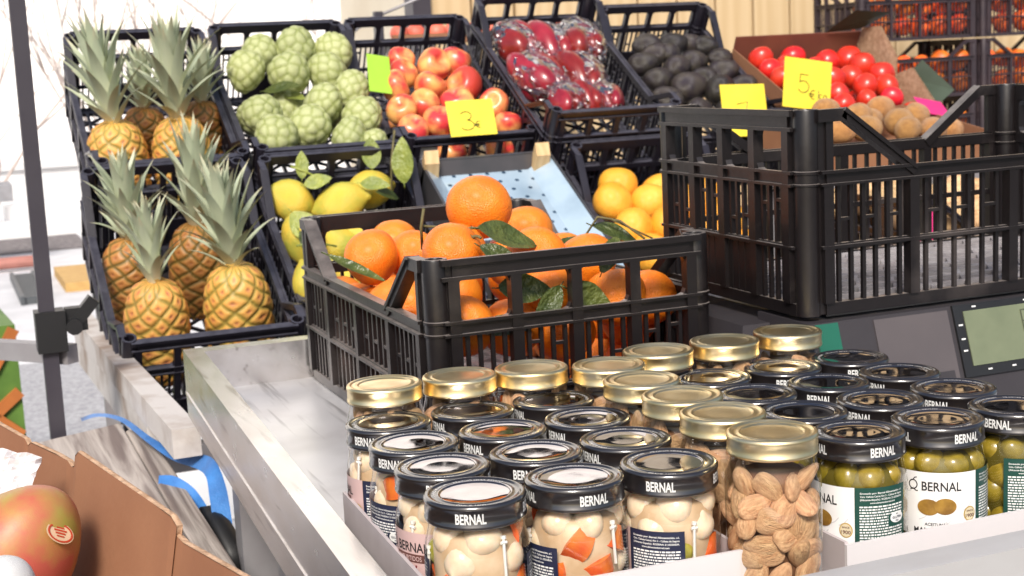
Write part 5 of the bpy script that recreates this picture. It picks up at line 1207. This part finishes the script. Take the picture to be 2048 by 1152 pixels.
board_tray('white cardboard tray holding the green olive jars', .5725, .795, .8300, 1.1005, .0315)

# ------------------------------------------------------------------ mango box at the left front
# top edge of the near wall runs from (.03,1.27) to (.143,.79) at about z=.1
e_far = Vector((.029, 1.267, .100)); e_near = Vector((.143, .793, .100))
dirv = (e_near - e_far); Lb = dirv.length; dirv.normalize(); nrm = Vector((dirv.y, -dirv.x, 0)).normalized()      # nrm points to the box inside or outside
if nrm.x > 0: nrm = -nrm                # inside is toward smaller x
t = thing('mango_box', 'torn brown cardboard box of mangoes at the near left corner', 'cardboard box', (0, 0, 0))
sx = lambda s, z: e_far + dirv * (s * Lb) + Vector((0, 0, z))
prof = [(-.25, .001), (.0, .0), (.14, .001), (.155, -.003), (.172, .001), (.30, .004), (.355, .004), (.372, .001), (.385, .003), (.395, .012), (.41, .016), (.55, .013), (.70, .010), (.765, .0085), (.782, .004), (.778, -.003), (.80, -.005), (1.0, -.003), (1.2, -.002)]
def wall(off, mat, nm, par):
    b = MB(); V = []; F = []
    for s, z in prof: 
        jig = random.uniform(-.0008, .0008); V += [sx(s, z + jig) + nrm * off, sx(s, -.24) + nrm * (off + .05)]
    for i in range(len(prof) - 1): F.append((2 * i, 2 * i + 1, 2 * i + 3, 2 * i + 2))
    b.add(V, F); return obj(nm, b.mesh(nm, mat), par), V
inner, Vi = wall(.0, kraft, 'side_panel', t)
b = MB(); V = []; F = []
W = .0042
zz = []
prof2 = []
for (s0, z0), (s1, z1) in zip(prof[:-1], prof[1:]):
    n = max(1, int((s1 - s0) / .006)); prof2 += [(s0 + (s1 - s0) * i / n, z0 + (z1 - z0) * i / n) for i in range(n)]
prof2.append(prof[-1])
for i, (s, z) in enumerate(prof2):
    k = .0011 * math.sin(i * 2.1) + random.uniform(-.0004, .0004)
    V += [sx(s, z + .0002) , sx(s, z + .0006 + k * .5) - nrm * W * .5, sx(s, z) - nrm * W, sx(s, -.24) - nrm * (W - .05)]
for i in range(len(prof2) - 1):
    for j in range(3): F.append((4 * i + j, 4 * i + j + 1, 4 * i + 5 + j, 4 * i + 4 + j))
b.add(V, F); obj('cut_edge', b.mesh('cut_edge', kraft_edge), inner)
b = MB(); p0 = sx(-.25, -.086) + nrm * .019; p1 = sx(1.2, -.086) + nrm * .019; b.add([p0, p1, p1 + nrm * .4, p0 + nrm * .4], [(0, 1, 2, 3)]); obj('bottom_panel', b.mesh('bottom_panel', kraft), t)
b = MB(); q0 = sx(-.25, -.006); b.add([q0, q0 + nrm * .4, q0 + nrm * .4 + Vector((0, 0, -.23)), q0 + Vector((0, 0, -.23))], [(0, 1, 2, 3)]); obj('end_panel', b.mesh('end_panel', kraft), t)
MP = Vector((.021, 1.0, .066)); t = thing('mango', 'large green and red mango with a round sticker in the brown box', 'mango', MP, (0, 0, 0))
MQ = quat_z((.35, -.25, .55), .9); obj('skin', MANGO, t, (0, 0, 0), MQ, .0475)
MG = t
single('mango', MANGO, 'pale mango mostly below the frame beside the stickered one', 'mango', (.086, .80, .060), quat_z((1, -.3, .1), .3), 'mangoes in the brown box', .036)
def tissue(seed, s):
    rr = np.random.default_rng(seed); n = 14; b = MB(); V = []; F = []
    g_ = rr.normal(size=(n + 1, n + 1)) * .10
    for i in range(n + 1):
        for j in range(n + 1):
            u, v = i / n - .5, j / n - .5; V.append((u * s, v * s * .8, s * (.35 * abs(math.sin(u * 9 + v * 4)) * .5 + .5 * abs(u + v * .4) * .6 + g_[i, j] * .25)))
    for i in range(n):
        for j in range(n): F.append((i * (n + 1) + j, (i + 1) * (n + 1) + j, (i + 1) * (n + 1) + j + 1, i * (n + 1) + j + 1))
    b.add(V, F); return b.mesh('tissue%d' % seed, tissue_m)
single('tissue_paper', tissue(2, .05), 'crumpled white tissue paper behind the stickered mango', 'paper', (.020, 1.07, .105), (R(60), R(20), R(-15)))
single('foam_net', lathe_mesh('foam', ell(18, 1.2), foam_m, 36, .05, 3), 'white foam sleeve around a fruit at the very corner', 'foam sleeve', (.008, .90, .072), quat_z((.3, 0, 1)), None, .026)
# sticker on the mango
b = MB(); n = 24
V = [(0, 0, 0)] + [(.011 * math.cos(2 * PI * k / n), .0075 * math.sin(2 * PI * k / n), 0) for k in range(n)]
b.add(V, [(0, 1 + k, 1 + (k + 1) % n) for k in range(n)]); stk = b.mesh('sticker', sticker_m)
me = MANGO; Mm = MQ.to_matrix(); V = [Mm @ (v.co * .0475) for v in me.vertices]
tgt = Vector((.62, -.62, .42)).normalized()     # where the sticker sits, seen from the middle of the mango
pv = max(V, key=lambda v: v.normalized().dot(tgt)); nn = (pv.normalized() * .7 + tgt * .3).normalized()
qs = quat_z(nn, .2)
sk = obj('sticker', stk, MG, pv + nn * .0012, qs)
b = MB()
for k in range(24):
    a0, a1 = 2 * PI * k / 24, 2 * PI * (k + 1) / 24
    b.add([(.0100 * math.cos(a0), .0068 * math.sin(a0), .0004), (.0100 * math.cos(a1), .0068 * math.sin(a1), .0004), (.0085 * math.cos(a1), .0056 * math.sin(a1), .0004), (.0085 * math.cos(a0), .0056 * math.sin(a0), .0004)], [(0, 1, 2, 3)])
for (x, y, w_, h_) in ((-.005, .001, .010, .0012), (-.004, -.001, .008, .0012), (-.003, -.003, .006, .001), (-.003, .003, .006, .001)): b.add([(x, y, .0004), (x + w_, y, .0004), (x + w_, y + h_, .0004), (x, y + h_, .0004)], [(0, 1, 2, 3)])
obj('sticker_print', b.mesh('sticker_print', mk('orange red print', (.55, .06, .02), .4)), sk)

t = thing('trestle_table', 'low wooden trestle table under the box of mangoes', 'table', (0, 0, 0), (0, 0, R(13.5)))
b = MB(); b.box(-.15, .27, .72, 1.33, -.170, -.146); obj('tabletop', b.mesh('tabletop', timber_m), t)
for x, y in ((-.1, .78), (.2, .78), (-.1, 1.27), (.2, 1.27)):
    b = MB(); b.box(x - .02, x + .02, y - .02, y + .02, -.85, -.171); obj('leg', b.mesh('leg', timber_m), t)
# strap and buckle
SZ = -.112
st1 = ribbon([((.168, 2.245, -.128), (0, 1, 0)), ((.190, 2.20, -.114), (0, 1, 0)), ((.216, 2.12, -.108), (.3, 1, 0)), ((.236, 2.00, -.112), (.4, .9, 0)), ((.256, 1.90, -.114), (.4, .8, .2)), ((.276, 1.83, -.108), (.3, .6, .5)), ((.282, 1.775, -.106), (.5, .3, .6)), ((.283, 1.74, -.130), (.9, .2, .2)), ((.281, 1.71, -.170), (.9, .1, .1))], .024)
t = thing('ratchet_strap', 'blue strap with a black buckle lying over the timber and beam', 'strap', (0, 0, 0))
obj('webbing', smooth_by_angle(st1.mesh('webbing', strap_m), 50), t)
st2 = ribbon([((.222, 1.815, -.121), (.2, .9, .3)), ((.240, 1.80, -.124), (.2, .7, .6)), ((.258, 1.775, -.137), (.2, .6, .8)), ((.268, 1.74, -.155), (.2, .5, .9))], .022)
obj('webbing', smooth_by_angle(st2.mesh('webbing', strap_m), 50), t)
b = MB(); 
b.tube([(.268, 1.745, -.150), (.276, 1.72, -.165), (.284, 1.69, -.190), (.288, 1.67, -.212)], [.010, .017, .018, .012], 12); b.tube([(.262, 1.75, -.150), (.282, 1.735, -.146)], .006, 8)
obj('buckle', b.mesh('buckle', blackrub, True), t)
